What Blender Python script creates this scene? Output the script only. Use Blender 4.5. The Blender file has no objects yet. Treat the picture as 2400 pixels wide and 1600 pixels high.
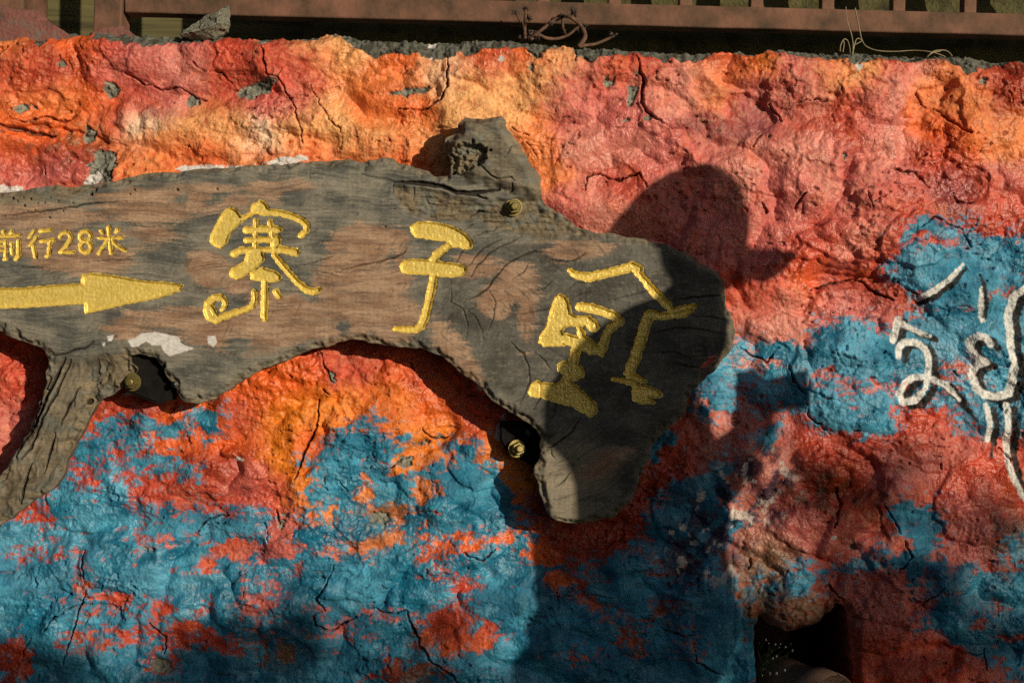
import bpy, bmesh, math, random
import numpy as np
from mathutils import Vector, Matrix

# ------------------------------------------------------------------ camera, sky, sun, exposure
S = 0.0008            # metres per photo pixel on the wall plane (photo 2400 x 1600)
CAMD = 2.6            # camera distance from the wall
ZC = 1.05             # height of the picture centre
ROLL = math.radians(1.45)
SUN = (0.88, -1.0, 0.33)     # towards the sun, per metre in front of the wall
EL = math.atan2(SUN[2], math.hypot(SUN[0], SUN[1]))
f32 = np.float32
scene = bpy.context.scene
col = scene.collection
cr, sr = math.cos(ROLL), math.sin(ROLL)

def W(px, py, d=0.0):
    """photo pixel -> world point on the plane d metres in front of the wall face"""
    k = S * (CAMD - d) / CAMD
    dx, dy = (px - 1200) * k, (800 - py) * k
    return (dx * cr - dy * sr, -d, ZC + dx * sr + dy * cr)

cam_d = bpy.data.cameras.new('camera')
cam = bpy.data.objects.new('camera', cam_d)
col.objects.link(cam)
cam.matrix_world = Matrix(((cr, -sr, 0, 0), (0, 0, -1, -CAMD), (sr, cr, 0, ZC), (0, 0, 0, 1)))
cam_d.sensor_width = 36
cam_d.lens = 36 * CAMD / (2400 * S)
cam_d.clip_end = 500
scene.camera = cam

world = bpy.data.worlds.new('World'); scene.world = world; world.use_nodes = True
wn = world.node_tree
sky = wn.nodes.new('ShaderNodeTexSky'); sky.sky_type = 'NISHITA'; sky.sun_disc = False
sky.sun_elevation = EL
sky.sun_rotation = math.atan2(SUN[0], SUN[1])
bg = wn.nodes['Background']; bg.inputs['Strength'].default_value = 0.05
wn.links.new(sky.outputs[0], bg.inputs['Color'])
sl = bpy.data.lights.new('sun', 'SUN'); sl.energy = 5.0; sl.angle = math.radians(0.53); sl.color = (1.0, 0.82, 0.58)
so = bpy.data.objects.new('sun', sl); col.objects.link(so)
so.rotation_euler = Vector(SUN).to_track_quat('Z', 'Y').to_euler()
so.location = (4, -5, 4)
vs = scene.view_settings
vs.view_transform = 'Standard'; vs.look = 'None'; vs.exposure = -0.36; vs.gamma = 1.0; vs.use_curve_mapping = False
scene.cycles.use_denoising = False

# ------------------------------------------------------------------ helpers
rng = np.random.RandomState(7)
PERM = np.concatenate([rng.permutation(256)] * 2).astype(np.int32)
GA = (np.arange(256) / 256 * 2 * np.pi)
GX, GY = np.cos(GA).astype(f32), np.sin(GA).astype(f32)

def perlin(x, y, seed=0):
    x = np.asarray(x, f32) + f32(seed * 17.31 + 500); y = np.asarray(y, f32) + f32(seed * 9.77 + 500)
    xi, yi = np.floor(x), np.floor(y)
    xf, yf = x - xi, y - yi
    xi = xi.astype(np.int32) & 255; yi = yi.astype(np.int32) & 255
    u = xf * xf * xf * (xf * (xf * 6 - 15) + 10); v = yf * yf * yf * (yf * (yf * 6 - 15) + 10)
    def g(a, b, dx, dy):
        h = PERM[PERM[(xi + a) & 255] + ((yi + b) & 255)]
        return GX[h] * dx + GY[h] * dy
    n00, n10, n01, n11 = g(0, 0, xf, yf), g(1, 0, xf - 1, yf), g(0, 1, xf, yf - 1), g(1, 1, xf - 1, yf - 1)
    a = n00 + u * (n10 - n00); b = n01 + u * (n11 - n01)
    return (a + v * (b - a)) * 1.5

def fbm(x, y, octv, seed=0, gain=0.5, lac=2.03):
    r = 0; a = 1.0
    for i in range(octv):
        r = r + a * perlin(x, y, seed + i * 3.7); x = x * lac; y = y * lac; a *= gain
    return r

def ss(a, b, x):
    t = np.clip((x - a) / (b - a), 0, 1)
    return t * t * (3 - 2 * t)

def lin(*c):
    wb = (1.0, 1.07, 1.22)       # reflectance under white light; the low sun is warm
    return np.array([q * k for q, k in zip([(v / 255 / 12.92) if v / 255 <= 0.04045 else ((v / 255 + 0.055) / 1.055) ** 2.4 for v in c], wb)], f32)

def poly_sd(PX, PY, poly):
    """signed distance, positive inside"""
    p = np.array(poly, f32); n = len(p)
    d2 = np.full(PX.shape, 1e12, f32); ins = np.zeros(PX.shape, bool)
    for i in range(n):
        ax, ay = p[i]; bx, by = p[(i + 1) % n]
        ex, ey = bx - ax, by - ay
        wx, wy = PX - ax, PY - ay
        t = np.clip((wx * ex + wy * ey) / max(ex * ex + ey * ey, 1e-9), 0, 1)
        d2 = np.minimum(d2, (wx - ex * t) ** 2 + (wy - ey * t) ** 2)
        if ey != 0:
            c = ((ay > PY) != (by > PY)) & (PX < ex * (PY - ay) / ey + ax)
            ins ^= c
    d = np.sqrt(d2)
    return np.where(ins, d, -d)

def stroke_sd(PX, PY, pts, far=-60.0, out=None):
    """pts: (x, y, r) ...; signed distance to the swept tapered stroke, positive inside"""
    if out is None: out = np.full(PX.shape, far, f32)
    if len(pts) == 1: pts = [pts[0], pts[0]]
    for (ax, ay, ar), (bx, by, br) in zip(pts[:-1], pts[1:]):
        pad = max(ar, br) - far
        m = (PX > min(ax, bx) - pad) & (PX < max(ax, bx) + pad) & (PY > min(ay, by) - pad) & (PY < max(ay, by) + pad)
        if not m.any(): continue
        x, y = PX[m], PY[m]
        ex, ey = bx - ax, by - ay
        t = np.clip(((x - ax) * ex + (y - ay) * ey) / max(ex * ex + ey * ey, 1e-9), 0, 1)
        d = ar + (br - ar) * t - np.hypot(x - ax - ex * t, y - ay - ey * t)
        out[m] = np.maximum(out[m], d)
    return out

def ell_sd(PX, PY, e):
    """ellipse (x, y, rx, ry, degrees): rough signed distance, positive inside"""
    x, y, rx, ry = e[:4]; a = math.radians(e[4] if len(e) > 4 else 0)
    dx, dy = PX - x, PY - y
    u = (dx * math.cos(a) + dy * math.sin(a)) / rx; v = (-dx * math.sin(a) + dy * math.cos(a)) / ry
    return (1 - np.sqrt(u * u + v * v)) * min(rx, ry)

def sc(pts, ox, oy, k):
    """points read in an enlarged view of the photo -> photo pixels"""
    return [(ox + p[0] / k, oy + p[1] / k) + tuple(q / k for q in p[2:3]) for p in pts]

D2 = 2400 / 2352
def dp(pts):
    return [(p[0] * D2, p[1] * D2) + tuple(p[2:]) for p in pts]

def tag(o, label, cat, group=None, kind=None):
    if label: o['label'] = label
    if cat: o['category'] = cat
    if group: o['group'] = group
    if kind: o['kind'] = kind
    return o

def link(name, me, mat=None, parent=None, smooth=True):
    o = bpy.data.objects.new(name, me); col.objects.link(o)
    if mat: me.materials.append(mat)
    if parent: o.parent = parent
    if smooth and len(me.polygons): me.polygons.foreach_set('use_smooth', np.ones(len(me.polygons), bool))
    return o

def empty(name, loc=(0, 0, 0)):
    o = bpy.data.objects.new(name, None); col.objects.link(o); o.location = loc
    o.empty_display_size = 0.05
    return o

def np_mesh(name, verts, quads, colors=None, rough=None):
    me = bpy.data.meshes.new(name)
    verts = np.ascontiguousarray(verts, f32); quads = np.ascontiguousarray(quads, np.int32)
    k = quads.shape[1]
    me.vertices.add(len(verts)); me.vertices.foreach_set('co', verts.ravel())
    me.loops.add(quads.size); me.loops.foreach_set('vertex_index', quads.ravel())
    me.polygons.add(len(quads))
    me.polygons.foreach_set('loop_start', np.arange(0, quads.size, k, dtype=np.int32))
    me.polygons.foreach_set('loop_total', np.full(len(quads), k, np.int32))
    me.update(calc_edges=True)
    if colors is not None:
        a = me.attributes.new('Col', 'FLOAT_COLOR', 'POINT')
        c = np.ones((len(verts), 4), f32); c[:, :3] = colors
        a.data.foreach_set('color', c.ravel())
    if rough is not None:
        a = me.attributes.new('Rough', 'FLOAT', 'POINT')
        a.data.foreach_set('value', np.ascontiguousarray(rough, f32))
    return me

def from_bm(name, bm):
    bmesh.ops.recalc_face_normals(bm, faces=bm.faces)
    me = bpy.data.meshes.new(name); bm.to_mesh(me); bm.free(); return me

def bm_box(bm, x0, x1, y0, y1, z0, z1, bev=0.0):
    r = bmesh.ops.create_cube(bm, size=1)
    for v in r['verts']:
        v.co = Vector(((x0 + x1) / 2 + v.co.x * (x1 - x0), (y0 + y1) / 2 + v.co.y * (y1 - y0), (z0 + z1) / 2 + v.co.z * (z1 - z0)))
    if bev:
        ed = list({e for v in r['verts'] for e in v.link_edges})
        bmesh.ops.bevel(bm, geom=ed, offset=bev, segments=2, affect='EDGES', profile=0.6)

def bm_tube(bm, pts, radii, seg=8, cap=True):
    pts = [Vector(p) for p in pts]; rings = []
    up = Vector((0.13, 0.31, 0.94))
    for i, p in enumerate(pts):
        t = (pts[min(i + 1, len(pts) - 1)] - pts[max(i - 1, 0)])
        t = t.normalized() if t.length > 1e-9 else Vector((0, 0, 1))
        a = t.cross(up)
        if a.length < 0.05: a = t.cross(Vector((1, 0, 0)))
        a.normalize(); b = t.cross(a)
        r = radii[i] if hasattr(radii, '__len__') else radii
        rings.append([bm.verts.new(p + (a * math.cos(2 * math.pi * k / seg) + b * math.sin(2 * math.pi * k / seg)) * r) for k in range(seg)])
    for r0, r1 in zip(rings[:-1], rings[1:]):
        for k in range(seg):
            bm.faces.new((r0[k], r0[(k + 1) % seg], r1[(k + 1) % seg], r1[k]))
    if cap:
        bm.faces.new(rings[0][::-1]); bm.faces.new(rings[-1])

# ------------------------------------------------------------------ materials
def mat_new(name):
    m = bpy.data.materials.new(name); m.use_nodes = True
    nt = m.node_tree
    return m, nt, nt.nodes['Principled BSDF']

def coords(nt, scale=(1, 1, 1)):
    tc = nt.nodes.new('ShaderNodeTexCoord'); mp = nt.nodes.new('ShaderNodeMapping')
    mp.inputs['Scale'].default_value = scale
    nt.links.new(tc.outputs['Object'], mp.inputs['Vector'])
    return mp.outputs[0]

def noise(nt, vec, scale, detail=4, rough=0.55):
    n = nt.nodes.new('ShaderNodeTexNoise'); n.inputs['Scale'].default_value = scale
    n.inputs['Detail'].default_value = detail; n.inputs['Roughness'].default_value = rough
    nt.links.new(vec, n.inputs['Vector']); return n.outputs['Fac']

def ramp(nt, fac, stops):
    r = nt.nodes.new('ShaderNodeValToRGB'); e = r.color_ramp.elements
    while len(e) < len(stops): e.new(0.5)
    for el, (p, c) in zip(e, stops):
        el.position = p; el.color = tuple(float(v) for v in c) + (1,)
    nt.links.new(fac, r.inputs[0]); return r.outputs[0]

def mixc(nt, fac, a, b, mode='MIX'):
    m = nt.nodes.new('ShaderNodeMix'); m.data_type = 'RGBA'; m.blend_type = mode
    for i, v in ((0, fac), (6, a), (7, b)):
        if hasattr(v, 'is_output'): nt.links.new(v, m.inputs[i])
        elif i == 0: m.inputs[0].default_value = v
        else: m.inputs[i].default_value = tuple(float(q) for q in v) + (1,)
    return m.outputs[2]

def bump(nt, bsdf, h, strength, dist):
    b = nt.nodes.new('ShaderNodeBump'); b.inputs['Strength'].default_value = strength
    b.inputs['Distance'].default_value = dist
    nt.links.new(h, b.inputs['Height']); nt.links.new(b.outputs[0], bsdf.inputs['Normal'])

def attr(nt, name):
    a = nt.nodes.new('ShaderNodeAttribute'); a.attribute_name = name; return a

def attr_mat(name, fine, contrast, bstr, bdist, stretch=(1, 1, 1), spec=0.5, bscale=None, bdetail=5):
    """colour and roughness carried by the surface's own attributes, fine grain and relief from noise"""
    m, nt, b = mat_new(name)
    v = coords(nt, stretch)
    n = noise(nt, v, fine, 5, 0.65)
    c = ramp(nt, n, [(0.36, (1 - contrast,) * 3), (0.64, (1 + contrast,) * 3)])
    nt.links.new(mixc(nt, 1.0, attr(nt, 'Col').outputs['Color'], c, 'MULTIPLY'), b.inputs['Base Color'])
    nt.links.new(attr(nt, 'Rough').outputs['Fac'], b.inputs['Roughness'])
    b.inputs['Specular IOR Level'].default_value = spec
    bump(nt, b, noise(nt, v, bscale, bdetail, 0.5) if bscale else n, bstr, bdist)
    return m

def plain(name, c1, c2, scale, rough=0.7, metallic=0.0, bstr=0.3, bdist=0.002, stretch=(1, 1, 1), c3=None, spec=0.5):
    m, nt, b = mat_new(name)
    v = coords(nt, stretch); n = noise(nt, v, scale, 6, 0.6)
    st = [(0.3, lin(*c1)), (0.7, lin(*c2))]
    if c3: st = [(0.28, lin(*c1)), (0.5, lin(*c2)), (0.72, lin(*c3))]
    nt.links.new(ramp(nt, n, st), b.inputs['Base Color'])
    b.inputs['Roughness'].default_value = rough; b.inputs['Metallic'].default_value = metallic
    b.inputs['Specular IOR Level'].default_value = spec
    n2 = noise(nt, v, scale * 5, 5, 0.6)
    bump(nt, b, n2, bstr, bdist)
    return m

M = {}
M['wall'] = attr_mat('painted_plaster', 260, 0.18, 1.0, 0.0030, spec=0.5, bscale=160, bdetail=3)
M['wood'] = attr_mat('weathered_wood', 300, 0.20, 0.5, 0.0008, stretch=(0.5, 1, 1.3), spec=0.25)
M['gold'] = plain('gold_paint', (220, 190, 86), (244, 216, 122), 130, 0.32, 0.25, 0.3, 0.0010)
M['brass'] = plain('brass_plating', (96, 84, 44), (138, 124, 72), 160, 0.5, 0.6, 0.1, 0.0005)
M['bracket_shade'] = plain('bracket_shade_black', (12, 12, 12), (30, 27, 24), 60, 0.9, 0.0, 0.8, 0.003, spec=0.2)  # near black: shade behind the slab put into the colour
M['screw'] = plain('dull_steel', (84, 84, 80), (120, 120, 112), 60, 0.5, 0.6, 0.2, 0.0005)
M['rail'] = plain('faded_red_paint', (56, 48, 32), (104, 74, 56), 16, 0.85, 0, 0.6, 0.003, c3=(134, 92, 72))
M['mortar'] = plain('red_mortar', (84, 70, 62), (128, 80, 70), 26, 0.9, 0, 0.7, 0.006, c3=(112, 98, 88))
M['plank'] = plain('olive_plank', (30, 28, 18), (92, 86, 52), 16, 0.85, 0, 0.5, 0.003, stretch=(0.12, 1, 3.2), c3=(116, 108, 66))
M['moss'] = plain('mossy_earth', (40, 38, 22), (84, 80, 46), 22, 0.95, 0, 0.9, 0.01, c3=(100, 94, 56))
M['dark'] = plain('dark_earth', (26, 22, 18), (44, 38, 30), 12, 0.95, 0, 0.6, 0.01)
M['cement'] = plain('rough_cement', (52, 52, 42), (140, 138, 118), 190, 0.95, 0, 1.0, 0.004, c3=(176, 172, 150))
M['pipe'] = plain('clay_pipe', (150, 112, 84), (184, 142, 110), 14, 0.6, 0, 0.3, 0.002)
M['ground'] = plain('paving', (52, 52, 52), (70, 69, 68), 3, 0.9, 0, 0.4, 0.004)
M['stem'] = plain('brown_stem', (66, 46, 36), (112, 82, 60), 80, 0.8, 0, 0.3, 0.001)
M['rosette'] = plain('dried_leaf', (38, 30, 32), (84, 66, 58), 60, 0.8, 0, 0.3, 0.001)
M['grass'] = plain('dry_grass', (120, 108, 82), (158, 146, 112), 60, 0.8, 0, 0.1, 0.001)
M['weed'] = plain('green_weed', (46, 56, 26), (86, 96, 46), 60, 0.8, 0, 0.1, 0.001)
M['bud'] = plain('white_bud', (190, 190, 180), (220, 220, 210), 60, 0.8, 0, 0.1, 0.001)
M['leaf'] = plain('shrub_leaf', (38, 62, 24), (74, 96, 40), 8, 0.6, 0, 0.1, 0.001)
M['bark'] = plain('shrub_bark', (72, 58, 44), (106, 90, 70), 30, 0.9, 0, 0.6, 0.004)
M['skin'] = plain('skin', (190, 138, 112), (206, 154, 128), 10, 0.55, 0, 0.05, 0.001)
M['shirt'] = plain('shirt_cotton', (52, 60, 78), (64, 72, 92), 40, 0.9, 0, 0.2, 0.002)
M['trousers'] = plain('trouser_cotton', (44, 42, 40), (60, 58, 54), 40, 0.9, 0, 0.2, 0.002)
M['cap'] = plain('cap_cotton', (30, 32, 38), (42, 44, 50), 60, 0.9, 0, 0.2, 0.001)
M['black'] = plain('black_plastic', (16, 16, 17), (28, 28, 29), 60, 0.4, 0, 0.1, 0.0005)
M['hair'] = plain('dark_hair', (20, 16, 14), (34, 28, 24), 80, 0.6, 0, 0.4, 0.002)

# ------------------------------------------------------------------ ground and terrace (setting)
bm = bmesh.new(); bmesh.ops.create_grid(bm, x_segments=2, y_segments=2, size=200)
g = link('ground', from_bm('ground', bm), M['ground'], smooth=False); tag(g, None, None, kind='structure')

# ------------------------------------------------------------------ painted wall
PAL = {  # paint colours
    'P': lin(196, 102, 92), 'Q': lin(212, 132, 114), 'R': lin(188, 70, 48), 'D': lin(152, 50, 28), 'O': lin(222, 96, 34),
    'S': lin(230, 128, 30), 'A': lin(222, 126, 66), 'Y': lin(230, 166, 102), 'V': lin(236, 214, 178), 'M': lin(142, 74, 74),
    'K': lin(58, 46, 58), 'T': lin(124, 86, 64), 'B': lin(34, 128, 160)}
WARM = dp([  # where each paint colour sits on the wall
 (40,100,'A'),(90,125,'D'),(160,92,'O'),(200,110,'O'),(250,110,'R'),(330,105,'P'),(420,130,'P'),(520,120,'R'),(610,120,'R'),(700,130,'R'),(755,105,'Y'),(800,120,'Y'),
 (840,160,'A'),(890,140,'O'),(1000,130,'Y'),(1020,150,'V'),(1065,135,'O'),(1120,140,'R'),(1200,120,'O'),(1290,130,'Y'),(1320,150,'P'),(1400,160,'R'),(1500,135,'R'),(1600,180,'Q'),
 (1690,140,'R'),(1740,150,'S'),(1800,150,'P'),(1860,165,'P'),(1920,160,'A'),(1955,175,'Y'),(2030,150,'R'),(2110,160,'Q'),(2180,165,'A'),(2250,160,'R'),(2320,175,'D'),
 (30,190,'R'),(100,165,'R'),(170,170,'D'),(250,150,'P'),(340,165,'P'),(420,170,'Q'),(520,170,'R'),(600,170,'R'),(690,170,'R'),(780,200,'A'),(870,200,'A'),(950,190,'A'),
 (1060,200,'Y'),(1150,190,'Y'),(1230,200,'Y'),(1330,200,'P'),(1420,200,'P'),(1530,200,'Q'),(1640,190,'A'),(1720,230,'P'),(1800,210,'P'),(1860,230,'Q'),(1960,230,'R'),
 (2050,210,'Q'),(2150,220,'A'),(2230,230,'A'),(2320,215,'D'),(40,230,'A'),(120,225,'A'),(190,220,'O'),(50,280,'O'),(130,300,'O'),(200,310,'A'),(150,340,'D'),
 (250,280,'R'),(320,220,'R'),(390,240,'P'),(330,285,'V'),(430,300,'Y'),(520,290,'Y'),(600,310,'V'),(680,290,'Y'),(590,240,'P'),(500,220,'R'),(690,235,'P'),(760,250,'Y'),
 (860,240,'O'),(950,250,'O'),(1050,270,'Y'),(1150,250,'Y'),(1000,310,'Y'),(880,300,'Y'),(930,350,'O'),(760,330,'Y'),(820,350,'A'),(480,345,'O'),(400,350,'A'),(310,350,'A'),(560,360,'A'),(660,355,'A'),
 (700,370,'O'),(430,380,'O'),(50,360,'R'),(40,410,'P'),(120,410,'P'),(90,370,'M'),(200,370,'D'),(30,330,'O'),(180,400,'P'),
 (1240,320,'A'),(1300,270,'P'),(1250,400,'A'),(1290,470,'P'),(1350,330,'Q'),(1430,290,'P'),(1450,340,'Q'),(1440,420,'R'),(1380,470,'Q'),(1550,330,'P'),(1640,290,'M'),(1750,265,'M'),(1850,275,'R'),
 (1950,290,'R'),(2010,250,'P'),(1690,380,'Q'),(1620,360,'P'),(1850,340,'Q'),(1950,370,'P'),(2050,330,'Q'),(2150,270,'O'),(2210,320,'O'),(2170,360,'R'),(2280,300,'A'),(2335,330,'A'),(2330,400,'P'),
 (2100,410,'P'),(2200,430,'M'),(2260,450,'R'),(2330,470,'R'),(1500,400,'P'),(1600,480,'P'),(1400,510,'Q'),(1800,420,'P'),(1880,420,'Q'),(1830,500,'P'),(1900,480,'P'),(2000,480,'P'),(2080,490,'R'),(1970,560,'Q'),
 (1900,545,'R'),(2020,590,'R'),(1840,590,'R'),(1750,590,'P'),(1660,540,'P'),(1800,690,'Q'),(1900,680,'P'),(1980,645,'D'),(1960,710,'P'),(1730,745,'Q'),(1700,690,'R'),(1760,660,'R'),(1840,650,'O'),
 (600,900,'O'),(690,860,'O'),(630,960,'S'),(720,930,'S'),(800,850,'R'),(760,820,'R'),(850,830,'R'),(900,870,'O'),(950,890,'R'),(800,930,'S'),(870,940,'O'),(900,930,'S'),(1000,930,'O'),(1080,950,'R'),(1000,990,'S'),
 (1100,1000,'R'),(1130,1040,'S'),(720,1040,'O'),(650,1040,'S'),(580,960,'R'),(530,1010,'O'),(540,1060,'D'),(480,1080,'D'),(400,1120,'R'),(500,1150,'R'),(560,1110,'P'),(600,1150,'R'),(680,1110,'S'),(440,990,'O'),
 (300,915,'R'),(240,925,'R'),(190,990,'R'),(340,1145,'R'),(640,1200,'P'),(700,1220,'P'),(740,1190,'S'),(20,860,'R'),(20,1000,'P'),
 (1950,950,'P'),(2000,1010,'R'),(1900,1040,'R'),(2100,1000,'R'),(2150,1050,'P'),(2200,1080,'R'),(2050,1080,'P'),(2250,1090,'R'),(2320,1160,'R'),(2250,1170,'P'),(2320,1240,'T'),(1900,1110,'D'),(1960,1180,'D'),
 (1860,1130,'R'),(1750,1010,'P'),(1700,930,'M'),(1780,1075,'Q'),(1770,1140,'M'),(1720,1200,'Q'),(1720,1240,'T'),(1850,1210,'P'),(1950,1230,'P'),(2040,1280,'P'),(1780,1290,'T'),(1900,1330,'R'),(1850,1390,'T'),(1780,1410,'T'),
 (1960,1350,'P'),(2000,1400,'P'),(2010,1480,'R'),(2100,1400,'P'),(2050,1540,'R'),(2150,1560,'R'),(2250,1250,'P'),(2300,1290,'D'),(2200,1230,'P'),
 (1500,1050,'R'),(1560,990,'R'),(1600,940,'Q'),(1640,970,'Q'),(1450,1220,'D'),(1380,1250,'D'),(1330,1230,'D'),(1650,1010,'M'),(1640,1230,'M'),(1620,1280,'K'),(1450,1120,'D'),
 (340,1240,'P'),(380,1400,'R'),(440,1420,'R'),(460,1480,'R'),(520,1490,'R'),(600,1390,'P'),(630,1400,'P'),(60,1200,'R'),(120,1200,'R'),(30,1520,'D'),(900,1100,'S'),(980,1120,'A'),(840,1110,'A'),
 (1010,1260,'O'),(1090,1240,'O'),(1050,1340,'R'),(1060,1440,'R'),(1050,1500,'O'),(900,1540,'D'),(960,1550,'T'),(1230,1300,'O'),(650,1500,'T'),(800,1480,'P'),(880,1200,'T'),(900,1230,'A')])
BLUE = [dp(p) for p in (
 [(-60,1230),(0,1200),(70,1168),(135,1090),(160,1030),(205,990),(240,960),(262,948),(320,962),(372,985),(430,945),(495,945),(512,985),(480,998),(440,982),(400,1000),(350,1000),(330,1030),(400,1060),(440,1085),(380,1088),
  (300,1110),(290,1150),(390,1165),(500,1170),(600,1180),(612,1220),(590,1290),(640,1300),(700,1260),(690,1230),(715,1195),(700,1140),(715,1100),(722,1050),(760,1010),(800,990),(850,968),(872,1000),(930,1005),(900,1040),
  (870,1075),(900,1090),(950,1070),(985,1075),(1010,1040),(1040,1010),(1095,1015),(1112,1060),(1150,1080),(1145,1100),(1240,1215),(1200,1300),(1360,1295),(1440,1265),(1500,1190),(1530,1120),(1560,1110),(1660,1060),
  (1680,1150),(1700,1210),(1660,1250),(1640,1300),(1690,1340),(1715,1480),(1735,1568),(1735,1700),(-60,1700)],
 [(1590,930),(1600,880),(1650,815),(1700,785),(1745,792),(1860,785),(1870,740),(1960,728),(2010,760),(2060,745),(2130,690),(2040,640),(2035,600),(2060,555),(2110,505),(2180,525),(2250,540),(2352,540),(2440,540),(2440,980),
  (2352,985),(2290,1010),(2230,995),(2160,930),(2120,925),(2040,930),(2035,992),(1960,995),(1900,992),(1860,950),(1842,930),(1850,890),(1780,880),(1700,885),(1680,920),(1615,950)],
 [(2045,1165),(2090,1150),(2150,1170),(2165,1230),(2150,1290),(2200,1310),(2352,1310),(2440,1300),(2440,1568),(2330,1560),(2290,1520),(2220,1500),(2180,1460),(2120,1430),(2145,1370),(2085,1362),(2070,1300),(2100,1250),(2060,1210)],
 [(1830,1320),(1920,1300),(2000,1275),(2080,1270),(2085,1290),(2010,1305),(1940,1318),(1850,1335)],
 [(1705,1340),(1780,1330),(1850,1318),(1850,1345),(1760,1365),(1712,1372)],
 [(1710,1430),(1745,1432),(1752,1480),(1765,1515),(1750,1568),(1690,1568)],
 [(2290,1240),(2352,1225),(2440,1230),(2440,1300),(2310,1300)],
 [(1500,1000),(1530,985),(1550,1000),(1520,1030),(1500,1060)],[(1740,1000),(1790,960),(1800,990),(1770,1030),(1740,1040)],[(1705,900),(1800,880),(1870,860),(1880,920),(1820,950),(1740,930)],
)]
ISLE = [  # bare or over-painted places inside the blue (x, y, rx, ry, degrees)
 (80,1213,46,15),(340,1262,30,22),(395,1264,52,16),(545,1288,66,30,-8),(655,1238,52,44),(746,1208,28,24),(128,1300,44,9),(196,1310,10,24),(206,1362,16,16),(270,1400,70,18),(385,1425,30,30),
 (430,1480,40,50,40),(500,1500,80,34,8),(480,1420,24,18,-40),(615,1408,52,32,-20),(325,1490,54,14),(30,1545,46,60),(250,1505,56,7),(376,1562,26,22),(658,1530,40,38),(765,1486,36,11),(905,1205,60,22,8),
 (995,1150,36,36),(853,1155,16,56),(880,1275,76,26,-10),(1080,1276,100,26,-10),(1075,1365,56,26,12),(1050,1480,78,80,20),(1130,1490,34,44),(925,1443,34,9),(965,1570,100,38,-8),(780,1290,30,10),(700,1330,24,8),
 (1330,1360,40,30),(1390,1420,60,16,20),(1480,1480,30,50),(1600,1330,60,30),(1560,1420,40,12),(1350,1540,50,20),(1620,1500,20,40),(560,1060,66,28),(455,1010,24,16,30),(300,960,26,16,40),(260,1070,22,14),(330,1110,40,10,-10),(200,1130,26,34),
 (480,1330,30,10),(740,1420,16,20),(1200,1260,36,16,-20),(940,1040,20,16),(1030,1060,26,8),
 (1940,880,26,18),(2120,700,20,12),(2260,870,40,26),(2330,690,36,14,-30),(2000,950,20,22),(2210,900,26,12),(1780,850,60,14,10),(1640,930,20,30,40),(2050,910,60,10),(2150,560,40,10),(2240,1260,20,10),(2220,1400,30,14,30),(2300,1450,40,12,-20),(2360,1500,30,14)]
CEM = [(600,208,46,20,-18),(450,232,16,14,50),(258,208,20,24,40),(56,252,24,11),(202,312,17,17),(238,392,36,44,20),(142,146,8,15),(968,213,34,10,-5),(1483,225,11,42,12),(1518,278,9,8),(1438,187,8,8),(1246,163,10,10,45),(2306,188,13,6,-25),
 (1800,320,8,10),(377,1562,22,19),(360,1290,14,10),(660,1220,12,20,30),(885,1215,24,18,20),(1010,1032,30,9,-12),(960,1078,34,9,-20),(1420,190,6,6),(2000,1275,5,14),(1975,370,5,7),(780,888,6,14),(1500,1530,12,5),(1930,1165,7,12)]
WHT = [(480,394,72,9,-2),(560,396,20,8),(664,380,46,9,-8),(20,444,34,9),(215,420,34,13,-30),(705,372,16,7),(1125,905,8,10),(1172,1005,10,34,15),(617,100,9,5),(1010,100,14,8,-20),(2010,160,8,12),(1950,1258,7,5),(300,922,14,5,-20),
 (1010,135,6,6),(1175,140,6,5),(560,1075,12,4),(1600,1230,0.1,0.1)]
def z1(p, w): return (sc(p, 0, 0, 2.94), w)
def z2(p, w): return (sc(p, 800, 0, 2.94), w)
def z3(p, w): return (sc(p, 1600, 0, 2.94), w)
def za(p, w): return (sc(p, 400, 700, 2.613), w)
def zl(p, w): return (sc(p, 0, 1100, 2.613), w)
def zm(p, w): return (sc(p, 800, 1100, 2.613), w)
def zr(p, w): return (sc(p, 1600, 850, 2.09), w)
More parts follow.
